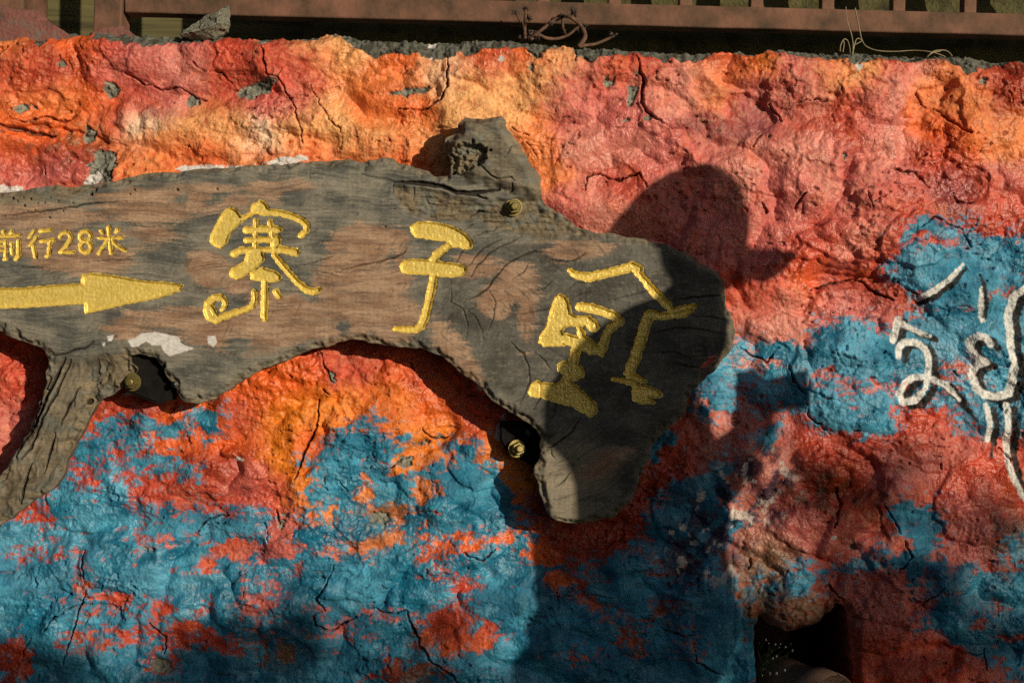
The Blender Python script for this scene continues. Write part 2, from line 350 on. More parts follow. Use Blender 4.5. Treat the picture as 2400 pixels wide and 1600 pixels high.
CRACK_SHADE = [z1([(1800,310),(1830,430),(1850,520),(1920,540),(1990,650),(2050,780),(2080,900),(2090,1000)], 2.6), z1([(1920,540),(1940,460)], 2), z1([(2140,590),(2220,740),(2300,850),(2352,900)], 1.8), z2([(0,890),(8,1060)], 1.8),
 z1([(860,500),(960,560),(1100,610),(1230,600),(1350,660),(1420,690)], 2.5), z1([(0,860),(100,890),(240,915),(360,935)], 8), z1([(1320,430),(1400,490),(1530,500),(1600,590)], 1.6), z1([(60,800),(160,840),(300,800),(420,830),(530,770)], 3.0),  # the widest stroke draws a ledge's deep shade as a dark groove
 z1([(280,1130),(290,1200)], 4), z1([(400,380),(410,470)], 4), z2([(730,380),(735,600),(690,690),(560,750),(390,760)], 3.2), z2([(2030,390),(2060,480),(2095,570),(2070,700),(2110,780),(2160,830)], 5), z2([(1170,890),(1300,940)], 4), z2([(1280,980),(1345,1090)], 3),
 z2([(1690,1330),(1690,1220),(1780,1190),(1890,1240),(2050,1195),(2110,1300)], 3), z2([(1330,380),(1260,340)], 4), z2([(1620,320),(1620,430)], 4), z2([(2160,830),(2280,890)], 2), z3([(1620,640),(1690,740)], 5), z3([(1740,740),(1880,850),(1980,930)], 5),
 z3([(610,720),(680,820)], 7), z3([(1040,780),(1045,850)], 4), z3([(1440,1170),(1600,1190),(1700,1290)], 3.5), z3([(780,1460),(775,1400),(840,1330)], 4), z3([(1250,1340),(1290,1430)], 4), z3([(1300,1390),(1410,1340)], 3), z3([(540,1380),(580,1470)], 6),
 z3([(750,720),(900,690),(1040,710)], 2), z3([(480,1010),(540,930)], 3), z3([(2240,630),(2290,740)], 4), z3([(1800,880),(1860,960)], 4), z3([(1860,1330),(1900,1400),(2000,1400)], 4),
 za([(920,320),(970,440),(1012,530)], 3.2), za([(910,620),(900,780),(870,850),(820,940),(765,1100)], 4.2), za([(600,450),(660,430)], 3), za([(1540,790),(1600,860),(1700,850)], 3), za([(1290,1050),(1400,1000),(1480,960)], 3), za([(640,1300),(660,1380)], 5), za([(940,550),(970,580)], 4),
 za([(710,440),(750,475)], 3), za([(1450,380),(1490,440)], 4), za([(1040,1120),(1080,1180)], 1.8),
 zl([(520,500),(500,620),(530,690)], 3), zl([(530,740),(490,850),(450,980),(390,1190)], 3.5), zl([(470,830),(330,910),(270,990)], 2.5), zl([(1490,610),(1495,780)], 1.6), zl([(920,940),(1010,1030),(1000,1130)], 3.5), zl([(190,1030),(120,1180)], 4),
 zl([(2050,590),(1980,740),(1930,790),(1980,870)], 3), zl([(1970,880),(1925,900),(1930,960),(2020,1000),(2100,940),(2180,900)], 3), zl([(1190,390),(1270,300),(1400,280)], 3), zl([(1620,330),(1640,460)], 3), zl([(1680,260),(1710,340)], 5), zl([(1250,340),(1400,330)], 2.5),
 zm([(410,860),(430,960),(480,1080),(560,1180),(660,1240),(720,1300)], 3.5), zm([(180,860),(320,880),(410,860)], 2.6), zm([(740,500),(860,560),(940,480)], 3), zm([(1930,950),(2060,1000),(2150,1000)], 3), zm([(2150,1050),(2170,1160),(2230,1220),(2340,1260)], 3), zm([(1330,740),(1330,880)], 2), zm([(1500,760),(1650,790)], 2.5),
 (sc([(0,450),(120,415),(220,400)], 1900, 450, 1.96), 4), (sc([(220,400),(330,470),(380,500)], 1900, 450, 1.96), 6), (sc([(490,170),(560,120),(700,180),(740,260)], 1900, 450, 1.96), 2.4), (sc([(400,410),(490,480)], 1900, 450, 1.96), 3),  # first two strokes colour in the shadow under a ledge
 (sc([(660,820),(680,850)], 1900, 450, 1.96), 5), (sc([(450,1240),(455,1250)], 1900, 450, 1.96), 5), (sc([(600,1250),(610,1270)], 1900, 450, 1.96), 6), (sc([(870,1170),(930,1230),(915,1290)], 1900, 450, 1.96), 2.6),
 (sc([(960,760),(1000,830)], 1400, 380, 1.742), 3), zr([(1080,870),(1110,950),(1050,1020)], 3), zr([(720,1090),(790,1170)], 7), zr([(600,190),(610,260),(720,350)], 2), zr([(520,0),(540,90),(600,150)], 2.6), zr([(990,700),(1060,830)], 5), zr([(760,610),(780,690),(730,800)], 4),
 zr([(330,960),(325,1010)], 6), zr([(1270,1090),(1180,1200)], 4), zr([(1480,1400),(1490,1500)], 5), zr([(1500,960),(1530,980)], 4), (dp([(1330,520),(1380,560)]), 3), (dp([(1700,800),(1760,830),(1790,800)]), 3)]
LEDGE = [  # raised lips and hollows in the plaster (x, y, rx, ry, degrees, metres)
 (420,150,130,60,0,.007),(300,120,60,50,20,.006),(560,130,70,60,0,.006),(520,215,100,40,-20,-.006),(100,260,110,50,10,-.008),(130,310,130,26,8,-.011),(300,290,60,40,0,.006),(640,260,120,50,0,.005),(900,230,110,60,0,-.006),(1120,250,130,90,0,.006),
 (1430,150,60,60,20,.006),(1560,240,70,80,10,.009),(1660,300,90,80,0,-.006),(1760,260,60,40,20,-.012),(1880,190,90,60,0,.008),(2040,230,90,60,0,.006),(2180,290,70,110,30,-.012),(2300,260,90,110,0,.009),(1800,380,100,70,10,.007),(1960,330,90,60,0,.008),
 (1920,440,60,70,30,.006),(2080,430,100,60,0,.007),(2250,430,80,50,20,-.008),(1430,430,80,40,0,-.006),(1350,360,60,110,0,.006),(2000,560,120,40,0,.012),(1900,640,140,30,0,-.008),(2140,560,90,60,0,.012),(2000,660,110,24,5,-.012),(1850,770,90,40,0,.008),
 (2200,640,140,80,20,.008),(1950,860,120,70,0,.010),(2060,900,60,60,0,.006),(2000,960,100,60,0,.006),(2200,1040,120,60,0,.006),(1960,1120,110,50,0,-.010),(1920,1240,110,60,0,.010),(2110,1200,60,80,0,.010),(2150,1350,120,60,30,.010),(2270,1180,80,90,0,.010),
 (2250,1480,120,50,10,.010),(1860,1430,110,50,-8,.010),(2080,1450,60,90,0,.012),(660,940,150,110,0,.006),(900,930,100,90,0,.004),(500,1110,140,50,0,.008),(650,1210,60,60,0,-.008),(880,1190,90,60,0,-.006),(1120,1080,70,60,0,.010),(1010,1040,80,30,-20,-.008),
 (430,1160,100,40,-6,.006),(500,1290,130,40,0,-.006),(200,1180,120,70,0,.006),(260,1340,140,70,0,.005),(600,1420,110,60,0,.008),(820,1350,120,60,0,.007),(1060,1300,140,40,-10,.010),(1180,1450,130,110,0,.008),(900,1480,110,70,20,.006),(420,1500,120,80,0,-.006),
 (130,1480,110,90,0,.005),(640,1540,100,50,0,-.008),(1500,1350,160,80,0,.008),(1450,1500,180,70,0,.007),(1650,1450,80,120,0,.009),(1620,950,60,90,40,.008),(1700,1000,80,90,0,.006),(1780,1150,90,60,-40,.008),(1620,1180,100,110,0,.006)]
HOLE = [(1772,1760),(1775,1600),(1772,1470),(1782,1447),(1800,1462),(1850,1482),(1905,1474),(1930,1462),(1945,1440),(1960,1416),(1984,1425),(1990,1460),(2003,1560),(2006,1760)]
TOPL = [(-1200,60),(-200,76),(0,78),(130,72),(220,70),(300,80),(420,82),(545,85),(620,88),(700,86),(740,80),(765,71),(800,80),(850,90),(1000,95),(1100,92),(1200,92),(1300,105),(1400,110),(1500,115),(1600,122),(1730,116),(1760,126),(1790,112),(1850,116),(1900,120),(2000,122),(2150,128),(2210,126),(2300,135),(2400,140),(3600,170)]
PAINTL = [(-1200,90),(-100,100),(0,100),(20,90),(70,86),(95,105),(130,75),(200,80),(240,92),(300,100),(330,108),(360,115),(400,100),(430,98),(500,95),(540,72),(560,95),(600,92),(615,108),(640,87),(700,90),(740,102),(760,72),(800,85),(840,112),(870,135),(900,125),(980,128),(1040,140),(1070,125),(1120,130),
 (1150,110),(1230,115),(1260,135),(1290,110),(1340,103),(1352,140),(1380,150),(1420,135),(1500,125),(1520,130),(1560,140),(1650,140),(1680,125),(1740,116),(1770,128),(1790,113),(1850,125),(1920,135),(1970,140),(2010,152),(2060,140),(2120,145),(2180,133),(2220,135),(2265,178),(2300,155),(2350,150),(2400,143),(3600,180)]
Q = 1.96
LETTER = [sc(p, 1900, 450, Q) for p in (
 [(495,490,13),(560,452,15),(630,398,13),(700,330,7)], [(770,440,8),(778,520,13),(795,590,10)], [(404,580,15),(385,680,18)], [(412,600,15),(480,632,13),(555,662,9)],
 [(402,755,16),(408,715,16),(440,690,16),(490,690,16),(530,715,16),(548,760,15),(548,850,15)], [(545,850,14),(480,850,15),(430,880,16),(405,925,17),(425,965,17),(480,955,17),(520,910,16),(545,855,14)], [(548,855,14),(620,885,14),(690,955,8)],
 [(822,700,16),(800,665,16),(770,658,16),(735,685,17),(735,725,17),(765,760,16),(805,782,16)], [(805,782,14),(760,800,18),(740,840,19),(760,895,19),(800,930,19),(860,940,19),(918,925,18)], [(1040,400,14),(990,430,15),(930,480,19),(912,580,19),(920,700,19),(935,800,19),(922,925,18)],
 [(806,980,14),(815,1060,15),(815,1140,12)], [(900,980,16),(903,1100,16),(908,1200,15),(925,1300,14),(985,1400,14),(1060,1460,14)])]

def build_wall():
    step = 0.00175
    xd = np.arange(-1.0, 1.0, step)
    g1 = 1.0 + np.cumsum(0.002 * 1.05 ** np.arange(80))
    xs = np.concatenate([-g1[::-1], xd, g1]).astype(f32)
    zb = 0.34
    nz = int(1.27 / step)
    t = np.linspace(0, 1, nz).astype(f32)
    def inv(X, Z):
        dx = X * cr + (Z - ZC) * sr; dy = -X * sr + (Z - ZC) * cr
        return 1200 + dx / S, 800 - dy / S
    # top edge height along the wall
    px_top = 1200 + xs / S
    top_py = np.interp(px_top, [p[0] for p in TOPL], [p[1] for p in TOPL])
    top_py = top_py + 5 * perlin(xs * 60, xs * 0 + 3.3, 2) + 3 * perlin(xs * 160, xs * 0 + 1.3, 4)
    ztop = np.array([W(a, b)[2] for a, b in zip(px_top, top_py)], f32)
    zlow = np.linspace(-0.05, zb - 0.015, 22).astype(f32)
    Zm = np.concatenate([np.repeat(zlow[:, None], len(xs), 1), zb + t[:, None] * (ztop[None, :] - zb)], 0)
    Xm = np.repeat(xs[None, :], Zm.shape[0], 0)
    PX, PY = inv(Xm, Zm); PX = PX.astype(f32); PY = PY.astype(f32)
    X, Z = Xm, Zm
    # ---- relief
    big = fbm(X * 2.2, Z * 2.6, 3, 1)
    mid = fbm(X * 9, Z * 11, 3, 5)
    wv = 0.25 * perlin(X * 14, Z * 14, 8)
    lump = fbm(X * 22 + wv, Z * 26 + wv, 2, 11)
    n30 = fbm(X * 55, Z * 60, 2, 21)
    grain = perlin(X * 120, Z * 128, 31) + 0.6 * perlin(X * 240, Z * 250, 33)
    rough_m = ss(0.05, 0.6, fbm(X * 7, Z * 7, 2, 41))            # where the plaster is coarse
    steps = fbm(X * 12 + 0.6 * mid, Z * 16, 3, 51)
    lip = ss(0.10, 0.16, steps) + ss(-0.28, -0.23, steps) * 0.8
    platem = 0.12 + 0.88 * ss(-0.15, 0.45, fbm(X * 4, Z * 5, 2, 19))
    platem *= 1 - 0.5 * ss(1020, 1180, PY) * (PX < 1720)
    bill = 1.5 * np.abs(perlin(X * 6.5 + 0.4 * mid, Z * 8, 13)) + platem * 0.5 * np.abs(perlin(X * 21 + 0.4 * lump, Z * 25, 15)) + platem * 0.2 * np.abs(perlin(X * 47, Z * 55, 17))
    h = 0.012 * big + 0.0045 * mid + 0.0014 * lump + 0.017 * (bill - bill.mean()) + (0.00035 + 0.0013 * rough_m) * n30 + (0.0008 + 0.0008 * rough_m) * grain + 0.0026 * lip * (0.15 + 0.85 * rough_m)
    pit = ss(0.62, 0.8, fbm(X * 48, Z * 48, 2, 61)) * rough_m
    h -= 0.005 * pit
    pit2 = ss(0.50, 0.62, perlin(X * 70 + 0.5 * n30, Z * 110, 63)) * ss(-0.05, 0.45, fbm(X * 11, Z * 12, 2, 65))
    h -= 0.0045 * pit2
    # broken ridges: thin worm-like crevices, only in the coarse places
    worm = 1 - ss(0.0, 0.035, np.abs(fbm(X * 26, Z * 34, 3, 71)))
    wmask = ss(0.05, 0.4, fbm(X * 5, Z * 6, 2, 77))
    h -= 0.0045 * worm * wmask * (0.25 + 0.75 * rough_m)
    WX = PX + 22 * perlin(X * 14, Z * 14, 81) + 9 * perlin(X * 45, Z * 45, 83)
    WY = PY + 18 * perlin(X * 14, Z * 14, 85) + 9 * perlin(X * 45, Z * 45, 87)
    for x, y, rx, ry, a, dh in LEDGE:
        m = (np.abs(PX - x) < 1.7 * max(rx, ry)) & (np.abs(PY - y) < 1.7 * max(rx, ry))
        e = ell_sd(WX[m], WY[m], (x, y, rx, ry, a)) / min(rx, ry)
        h[m] += 1.15 * dh * (0.55 * ss(-0.35, 0.5, e) + 0.45 * ss(-0.03, 0.08, e))
    # ---- paint colours: soft spray of the warm paints
    lx = np.arange(-40, 2441, 5, dtype=f32); ly = np.arange(0, 1641, 5, dtype=f32)
    LX, LY = np.meshgrid(lx, ly)
    acc = np.zeros(LX.shape + (3,), f32); ws = np.full(LX.shape, 1e-9, f32)
    for x, y, c in WARM:
        w = np.exp(-((LX - x) ** 2 + 1.3 * (LY - y) ** 2) / (2 * 34.0 ** 2)) + 1e-4 / (1 + ((LX - x) ** 2 + (LY - y) ** 2) / 900)
        acc += w[..., None] * PAL[c]; ws += w
    acc /= ws[..., None]
    bl = np.full(LX.shape, -200, f32)
    for p in BLUE: bl = np.maximum(bl, poly_sd(LX, LY, p))
    for e in ISLE: bl = np.minimum(bl, -ell_sd(LX, LY, (e[0], e[1], e[2] * .92, e[3] * .85) + tuple(e[4:])) * 1.1)
    def refl(v, lo, hi):
        w = hi - lo; u = np.mod(v - lo, 2 * w); return lo + np.where(u > w, 2 * w - u, u)
    def sample(F, x, y):
        fx = np.clip((x - lx[0]) / 5, 0, len(lx) - 1.001); fy = np.clip((y - ly[0]) / 5, 0, len(ly) - 1.001)
        i, j = fx.astype(np.int32), fy.astype(np.int32); u, v = fx - i, fy - j
        if F.ndim == 3: u, v = u[..., None], v[..., None]
        return (F[j, i] * (1 - u) + F[j, i + 1] * u) * (1 - v) + (F[j + 1, i] * (1 - u) + F[j + 1, i + 1] * u) * v
    sx = PX + 30 * perlin(X * 11, Z * 11, 91) + 13 * fbm(X * 38, Z * 38, 2, 93); sy = PY + 24 * perlin(X * 11, Z * 13, 95) + 11 * fbm(X * 38, Z * 38, 2, 97)
    C = sample(acc, refl(sx, 0, 2400), refl(sy, 70, 1600))
    # brush mottling: proud grains keep the lighter over-paint, hollows the darker under-paint
    mott = fbm(X * 34, Z * 34, 3, 101)
    dry = 0.55 * grain + 0.5 * n30 + 0.35 * perlin(X * 420, Z * 420, 105)
    zone = fbm(X * 6, Z * 6, 2, 107)
    C *= (1 + 0.22 * mott + 0.10 * dry)[..., None]
    lightp = (ss(0.15, 0.75, dry + 0.5 * zone) * 0.42)[..., None]
    C = C * (1 - lightp) + lightp * (0.5 * C + 0.5 * lin(240, 176, 128))
    redp = (ss(0.25, 0.7, -dry - 0.3 * n30 + 0.35 * zone) * 0.55)[..., None]
    C = C * (1 - redp) + redp * (0.35 * C + 0.65 * lin(184, 62, 34))
    orp = (ss(0.35, 0.8, fbm(X * 16, Z * 16, 3, 111)) * 0.30 * (C[..., 0] > 0.25))[..., None]
    C = C * (1 - orp) + orp * lin(216, 100, 44)
    # ---- blue
    b = sample(bl, refl(PX + 16 * perlin(X * 26, Z * 30, 121) + 8 * perlin(X * 80, Z * 80, 123), 0, 2400), refl(PY + 12 * perlin(X * 26, Z * 36, 125) + 6 * perlin(X * 80, Z * 80, 127), 70, 1600))
    soft = 12 + 30 * ss(-0.4, 0.4, fbm(X * 9, Z * 9, 2, 131))
    hf = dry / (dry.std() + 1e-6); streak = fbm(X * 24 + 0.5 * mid, Z * 95, 3, 134)
    cov = ss(-0.62, 0.55, (b + 14 * fbm(X * 26, Z * 40, 3, 133) + 3) / soft + 0.36 * hf + 0.42 * streak + 0.22 * (bill - bill.mean()) / bill.std())
    # worn flecks inside the blue
    fleck = ss(0.68, 0.85, 0.55 * fbm(X * 18, Z * 26, 3, 135) - 0.40 * dry + 0.25 * fbm(X * 5, Z * 7, 2, 137))
    cov = np.clip(cov * (1 - 0.9 * fleck) , 0, 1)
    cov = np.maximum(cov, 0.55 * ss(0.55, 1.1, streak + 0.35 * hf) * ss(-70, -5, b))
    bt = ss(-0.5, 0.6, fbm(X * 12, Z * 22, 3, 141))
    BC = lin(18, 104, 132) * (1 - bt[..., None]) + lin(60, 142, 168) * bt[..., None]
    deep = ss(-0.1, 0.6, fbm(X * 4.5, Z * 8, 3, 139) + 0.4 * streak)[..., None]
    BC = BC * (1 - 0.5 * deep) + 0.5 * deep * lin(4, 74, 102)
    scum = (ss(0.35, 0.9, fbm(X * 20, Z * 30, 3, 143) + 0.4 * dry) * 0.45)[..., None]
    BC = BC * (1 - scum) + scum * lin(110, 166, 188)
    lz = (0.55 * np.maximum(ss(1600, 1850, PX) * (1 - ss(960, 1120, PY)), 0.75 * ss(-120, 120, ell_sd(PX, PY, (250, 1260, 420, 200)))))[..., None] * ss(-0.3, 0.4, fbm(X * 9, Z * 12, 3, 145))[..., None]
    BC = BC * (1 - lz) + lz * lin(92, 160, 186)
    BC = BC * (1 + 0.16 * dry + 0.16 * mott + 0.2 * streak)[..., None]
    C = C * (1 - cov[..., None]) + BC * cov[..., None]
    h += 0.0007 * cov
    rough = 0.37 + 0.33 * ss(-0.25, 0.45, zone + 0.3 * mott) + 0.04 * cov
    # ---- sooty purple blotch with white scuffs
    for e in ((1775, 1140, 105, 95, -35), (1640, 1250, 90, 110, 0), (1700, 1250, 60, 80, 0)):
        m = ss(-40, 30, ell_sd(PX, PY, e))
        k = m * ss(0.0, 0.45, fbm(X * 24, Z * 24, 4, 151) + 0.5 * dry * 0.6 + 0.1)
        C = C * (1 - 0.85 * k[..., None]) + 0.85 * k[..., None] * lin(44, 40, 62)
        w = m * ss(0.35, 0.6, fbm(X * 32, Z * 26, 4, 155) + 0.35 * dry)
        C = C * (1 - 0.8 * w[..., None]) + 0.8 * w[..., None] * lin(214, 196, 180)
    for e in ((1900, 1440, 150, 60, 0), (1780, 1360, 80, 90, 0), (2360, 1260, 60, 70, 0), (885, 1210, 70, 40, 10), (660, 1530, 60, 50, 0), (1930, 1150, 90, 50, 0), (130, 330, 110, 40, 5)):
        m = ss(-30, 30, ell_sd(PX, PY, e)) * ss(-0.1, 0.5, fbm(X * 40, Z * 40, 3, 161) + 0.4 * dry)
        C = C * (1 - 0.6 * m[..., None]) + 0.6 * m[..., None] * lin(96, 78, 56)
    # ---- lettering painted on the wall: black drop strokes, then white
    lm = (PX > 1980)
    lpx, lpy = PX[lm], PY[lm]
    jit = 2.0 * perlin(X[lm] * 160, Z[lm] * 160, 171) + 2.2 * perlin(X[lm] * 45, Z[lm] * 45, 173)
    bk = np.full(lpx.shape, -60, f32); wh = np.full(lpx.shape, -60, f32)
    for i, s_ in enumerate(LETTER):
        ox, oy = ((4, 12) if i in (0,) else (17, 9))
        if i == 1: ox, oy = 6, -12
        stroke_sd(lpx, lpy, [(x + ox, y + oy, r + 1.2) for x, y, r in s_], out=bk)
        stroke_sd(lpx, lpy, s_, out=wh)
    stroke_sd(lpx, lpy, sc([(770, 385, 5), (800, 500, 12), (806, 570, 12)], 1900, 450, Q), out=bk)
    stroke_sd(lpx, lpy, sc([(620, 895, 14), (700, 970, 16), (760, 1050, 6)], 1900, 450, Q), out=bk)
    stroke_sd(lpx, lpy, sc([(842, 1100, 14), (835, 1225, 3)], 1900, 450, Q), out=bk)
    d_l = dry[lm]
    kb = (ss(-1.5, 2.0, bk + jit) * (0.75 + 0.25 * ss(-0.7, 0.0, d_l)))[:, None]
    kw = (ss(-1.2, 1.5, wh + jit * 0.7) * (0.55 + 0.45 * ss(-0.7, 0.0, d_l)))[:, None]
    Cl = C[lm]
    Cl = Cl * (1 - kb) + kb * lin(14, 14, 15)
    Cl = Cl * (1 - kw) + kw * lin(222, 220, 210) * (1 + 0.1 * d_l[:, None])
    C[lm] = Cl
    rough[lm] = np.maximum(rough[lm], 0.8 * np.maximum(kw, kb)[:, 0])
    # ---- cracks, with some ledge shadows put in as dark grooves
    ck = np.full(PX.shape, -40, f32)
    jx = PX + 5 * perlin(X * 40, Z * 40, 181) + 2.5 * perlin(X * 110, Z * 110, 183); jy = PY + 5 * perlin(X * 40, Z * 40, 185) + 2.5 * perlin(X * 110, Z * 110, 187)
    for pts, wdt in CRACK_SHADE:
        n = len(pts)
        stroke_sd(jx, jy, [(p[0], p[1], wdt * 0.66 * (0.45 if i in (0, n - 1) else 1.0)) for i, p in enumerate(pts)], far=-30, out=ck)
    ck += 0.9 * perlin(X * 70, Z * 70, 189)
    h -= 0.014 * ss(-1.0, 1.6, ck)
    h += 0.0016 * ss(-14, -1, ck)
    cc = (np.clip(0.75 * ss(-0.6, 1.2, ck) + 0.45 * pit2 + 0.4 * worm * wmask, 0, 0.85))[..., None]
    C = C * (1 - cc) + cc * lin(62, 46, 38)
    # ---- bare cement where the plaster fell off
    ce = np.full(PX.shape, -40, f32)
    for e in CEM:
        m = (np.abs(PX - e[0]) < 2.4 * max(e[2:4]) + 20) & (np.abs(PY - e[1]) < 2.4 * max(e[2:4]) + 20)
        ce[m] = np.maximum(ce[m], ell_sd(PX[m], PY[m], e))
    ce += 10 * fbm(X * 38, Z * 46, 4, 191) + 3 * grain - 1
    pl = np.interp(PX, [p[0] for p in PAINTL], [p[1] for p in PAINTL])
    edge = pl - PY + 11 * fbm(X * 42, Z * 42, 3, 195) + 2 * grain            # above the paint line
    ce = np.maximum(ce, edge)
    kc = ss(-0.5, 1.5, ce)
    moss = fbm(X * 40, Z * 40, 3, 201)
    G = lin(120, 120, 106) * (1 + 0.35 * grain + 0.5 * moss)[..., None]
    mo = (ss(0.0, 0.5, moss + 0.3 * grain) * (edge > -5) * 0.8)[..., None]
    G = G * (1 - mo) + mo * lin(52, 50, 32)
    G = G * (1 - 0.35 * (edge > -5))[..., None]
    C = C * (1 - kc[..., None]) + kc[..., None] * np.clip(G, 0.01, 1)
    h -= 0.0065 * ss(-1.5, 2.5, ce) - 0.0022 * kc * (grain + n30)
    rough = rough * (1 - kc) + 0.95 * kc
    hw = np.full(PX.shape, -40, f32)
    for e in WHT:
        m = (np.abs(PX - e[0]) < 2.4 * max(e[2:4]) + 20) & (np.abs(PY - e[1]) < 2.4 * max(e[2:4]) + 20)
        hw[m] = np.maximum(hw[m], ell_sd(PX[m], PY[m], e))
    kw = ss(-0.5, 1.5, hw + 4 * fbm(X * 50, Z * 60, 2, 205) + 2 * grain)
    C = C * (1 - kw[..., None]) + kw[..., None] * lin(206, 200, 190)
    rough = rough * (1 - kw) + 0.7 * kw
    # ---- drain hole
    hm = (PX > 1700) & (PX < 2080) & (PY > 1350)
    hs = poly_sd(PX[hm] + 3 * perlin(X[hm] * 60, Z[hm] * 60, 211), PY[hm] + 3 * perlin(X[hm] * 60, Z[hm] * 60, 213), HOLE)
    k = ss(-1, 5, hs)
    h[hm] -= 0.26 * k + 0.02 * ss(-22, 0, hs)
    kk = (0.85 * ss(-3, 3, hs))[:, None]
    C[hm] = C[hm] * (1 - kk) + kk * lin(70, 52, 42)
    # ---- rounded top, then the cap running back
    tz = (ztop[None, :] - Z)
    h -= 0.020 * (1 - ss(0, 0.03, tz)) ** 2
    Y = -h
    nc = 26
    yb = (np.linspace(0, 1, nc + 1)[1:] ** 1.2 * 0.26).astype(f32)
    Xc = np.repeat(xs[None, :], nc, 0); Yc = Y[-1][None, :] + yb[:, None]
    capn = fbm(Xc * 40, Yc * 40, 4, 221)
    Zc = ztop[None, :] + 0.003 * capn - 0.02 * ss(0.12, 0.26, yb)[:, None] + 0.003 * ss(0, 0.05, yb)[:, None]
    Cc = lin(110, 110, 96)[None, None, :] * (1 + 0.6 * capn[..., None])
    mo = ss(-0.1, 0.4, fbm(Xc * 22, Yc * 22, 3, 225))[..., None] * 0.8
    Cc = np.clip(Cc * (1 - mo) + mo * lin(54, 52, 34), 0.01, 1)
    Cc[:3] = Cc[:3] * np.linspace(0.3, 1, 3)[:, None, None] + C[-1][None] * np.linspace(0.7, 0, 3)[:, None, None]
    Xa = np.concatenate([X, Xc]); Ya = np.concatenate([Y, Yc]); Za = np.concatenate([Z, Zc]); Ca = np.clip(np.concatenate([C, Cc]), 0.004, 0.95); Ra = np.concatenate([rough, np.full(Xc.shape, 0.95, f32)])
    R_, N_ = Xa.shape
    idx = np.arange(R_ * N_, dtype=np.int32).reshape(R_, N_)
    quads = np.stack([idx[:-1, :-1], idx[:-1, 1:], idx[1:, 1:], idx[1:, :-1]], -1).reshape(-1, 4)
    me = np_mesh('painted_wall', np.stack([Xa, Ya, Za], -1).reshape(-1, 3), quads, Ca.reshape(-1, 3), Ra.reshape(-1))
    o = link('painted_wall', me, M['wall'])
    tag(o, 'rough plaster wall painted in patches of red, orange, pink and blue with white lettering', 'wall', kind='thing')
    return o
wall = build_wall()

# ------------------------------------------------------------------ live-edge wooden sign
BD = 0.085           # front face of the slab, metres in front of the wall
OUT = dp([(-440,455),(-300,440),(-120,446),(0,440),(60,432),(130,425),(180,427),(210,425),(260,415),(300,405),(360,395),(430,388),(520,383),(600,378),(700,370),(800,365),(830,375),(850,365),(890,362),(905,366),(915,375),(935,376),(950,388),(985,393),(1000,405),(1030,402),
 (1036,385),(1030,350),(1024,320),(1050,300),(1050,285),(1070,272),(1150,268),(1160,275),(1156,290),(1180,310),(1195,330),(1215,365),(1225,385),(1240,405),(1246,440),(1246,460),(1260,475),(1290,490),(1310,505),(1330,525),(1360,532),(1400,535),(1450,545),(1480,548),(1490,555),(1535,560),(1580,580),(1610,605),(1650,625),
 (1665,650),(1668,680),(1665,700),(1680,720),(1690,760),(1680,800),(1665,820),(1640,850),(1610,880),(1590,900),(1575,945),(1560,965),(1535,985),(1510,1005),(1495,1040),(1480,1080),(1465,1120),(1440,1165),(1405,1190),(1360,1198),(1300,1203),(1275,1195),(1255,1175),(1245,1140),(1225,1090),(1232,1065),(1245,1040),(1243,1005),(1234,985),
 (1200,968),(1150,930),(1130,918),(1110,890),(1060,860),(1040,840),(1015,820),(990,810),(960,800),(920,795),(880,792),(830,780),(800,782),(740,795),(690,812),(650,830),(600,848),(560,870),(530,893),(490,915),(450,928),(420,925),(405,905),(400,880),(380,860),(365,840),(350,822),(318,812),(292,815),(296,832),(311,845),(306,856),(284,870),(272,890),(255,905),(220,925),
 (205,945),(190,975),(170,1010),(155,1050),(140,1090),(120,1125),(90,1140),(60,1160),(20,1195),(0,1205),(-50,1235),(-110,1240),(-100,1180),(-50,1130),(0,1095),(30,1045),(60,994),(90,912),(105,864),(110,823),(93,796),(45,784),(0,762),(-60,752),(-200,770),(-440,780)])
ROUGH1 = dp([(905,425),(960,430),(1050,450),(1130,460),(1170,460),(1240,450),(1250,480),(1300,505),(1345,540),(1250,552),(1180,538),(1100,515),(1000,510),(930,490),(900,450)])
STUB = dp([(1030,350),(1024,320),(1050,300),(1060,272),(1150,266),(1165,290),(1190,325),(1225,385),(1246,430),(1240,455),(1180,447),(1060,415),(1036,395)])
CAVE = dp([(1040,338),(1085,325),(1128,345),(1112,375),(1060,402),(1034,392)])
LEG = dp([(-110,1250),(-110,1150),(0,1080),(60,980),(100,860),(115,825),(170,815),(230,812),(290,808),(330,860),(215,935),(150,1090),(60,1175)])
KNOT = dp([(190,850),(235,815),(290,808),(325,855),(290,890),(215,930),(180,935)])
TOPB = dp([(-440,440),(0,440),(200,415),(210,440),(150,462),(60,472),(-440,490)])
ENDG = dp([(1010,640),(1060,590),(1120,560),(1200,545),(1340,540),(1500,545),(1700,640),(1720,800),(1600,920),(1500,1100),(1440,1230),(1260,1220),(1210,1080),(1200,960),(1110,880),(1010,810),(985,760)])
BROWN = dp([(400,465,170,34,-4),(330,490,70,24),(640,440,70,24,0),(70,500,150,24),(160,590,100,34,10),(300,545,80,20),(60,560,100,30),(850,560,90,66),(830,650,110,80),(720,745,150,56),(560,765,150,40),(430,735,110,22),(300,745,50,20),(900,730,70,50),(480,620,50,40,40),(540,640,40,30),
 (1040,800,26,70,-40),(1190,640,50,36,30),(1140,690,40,40),(1100,610,50,20),(1330,570,60,18),(1210,720,20,60),(240,600,60,40),(-200,600,160,60),(1080,860,24,30),(640,700,60,40),(1390,1060,40,16,-20),(1360,1090,24,12),(1440,470,10,10)])
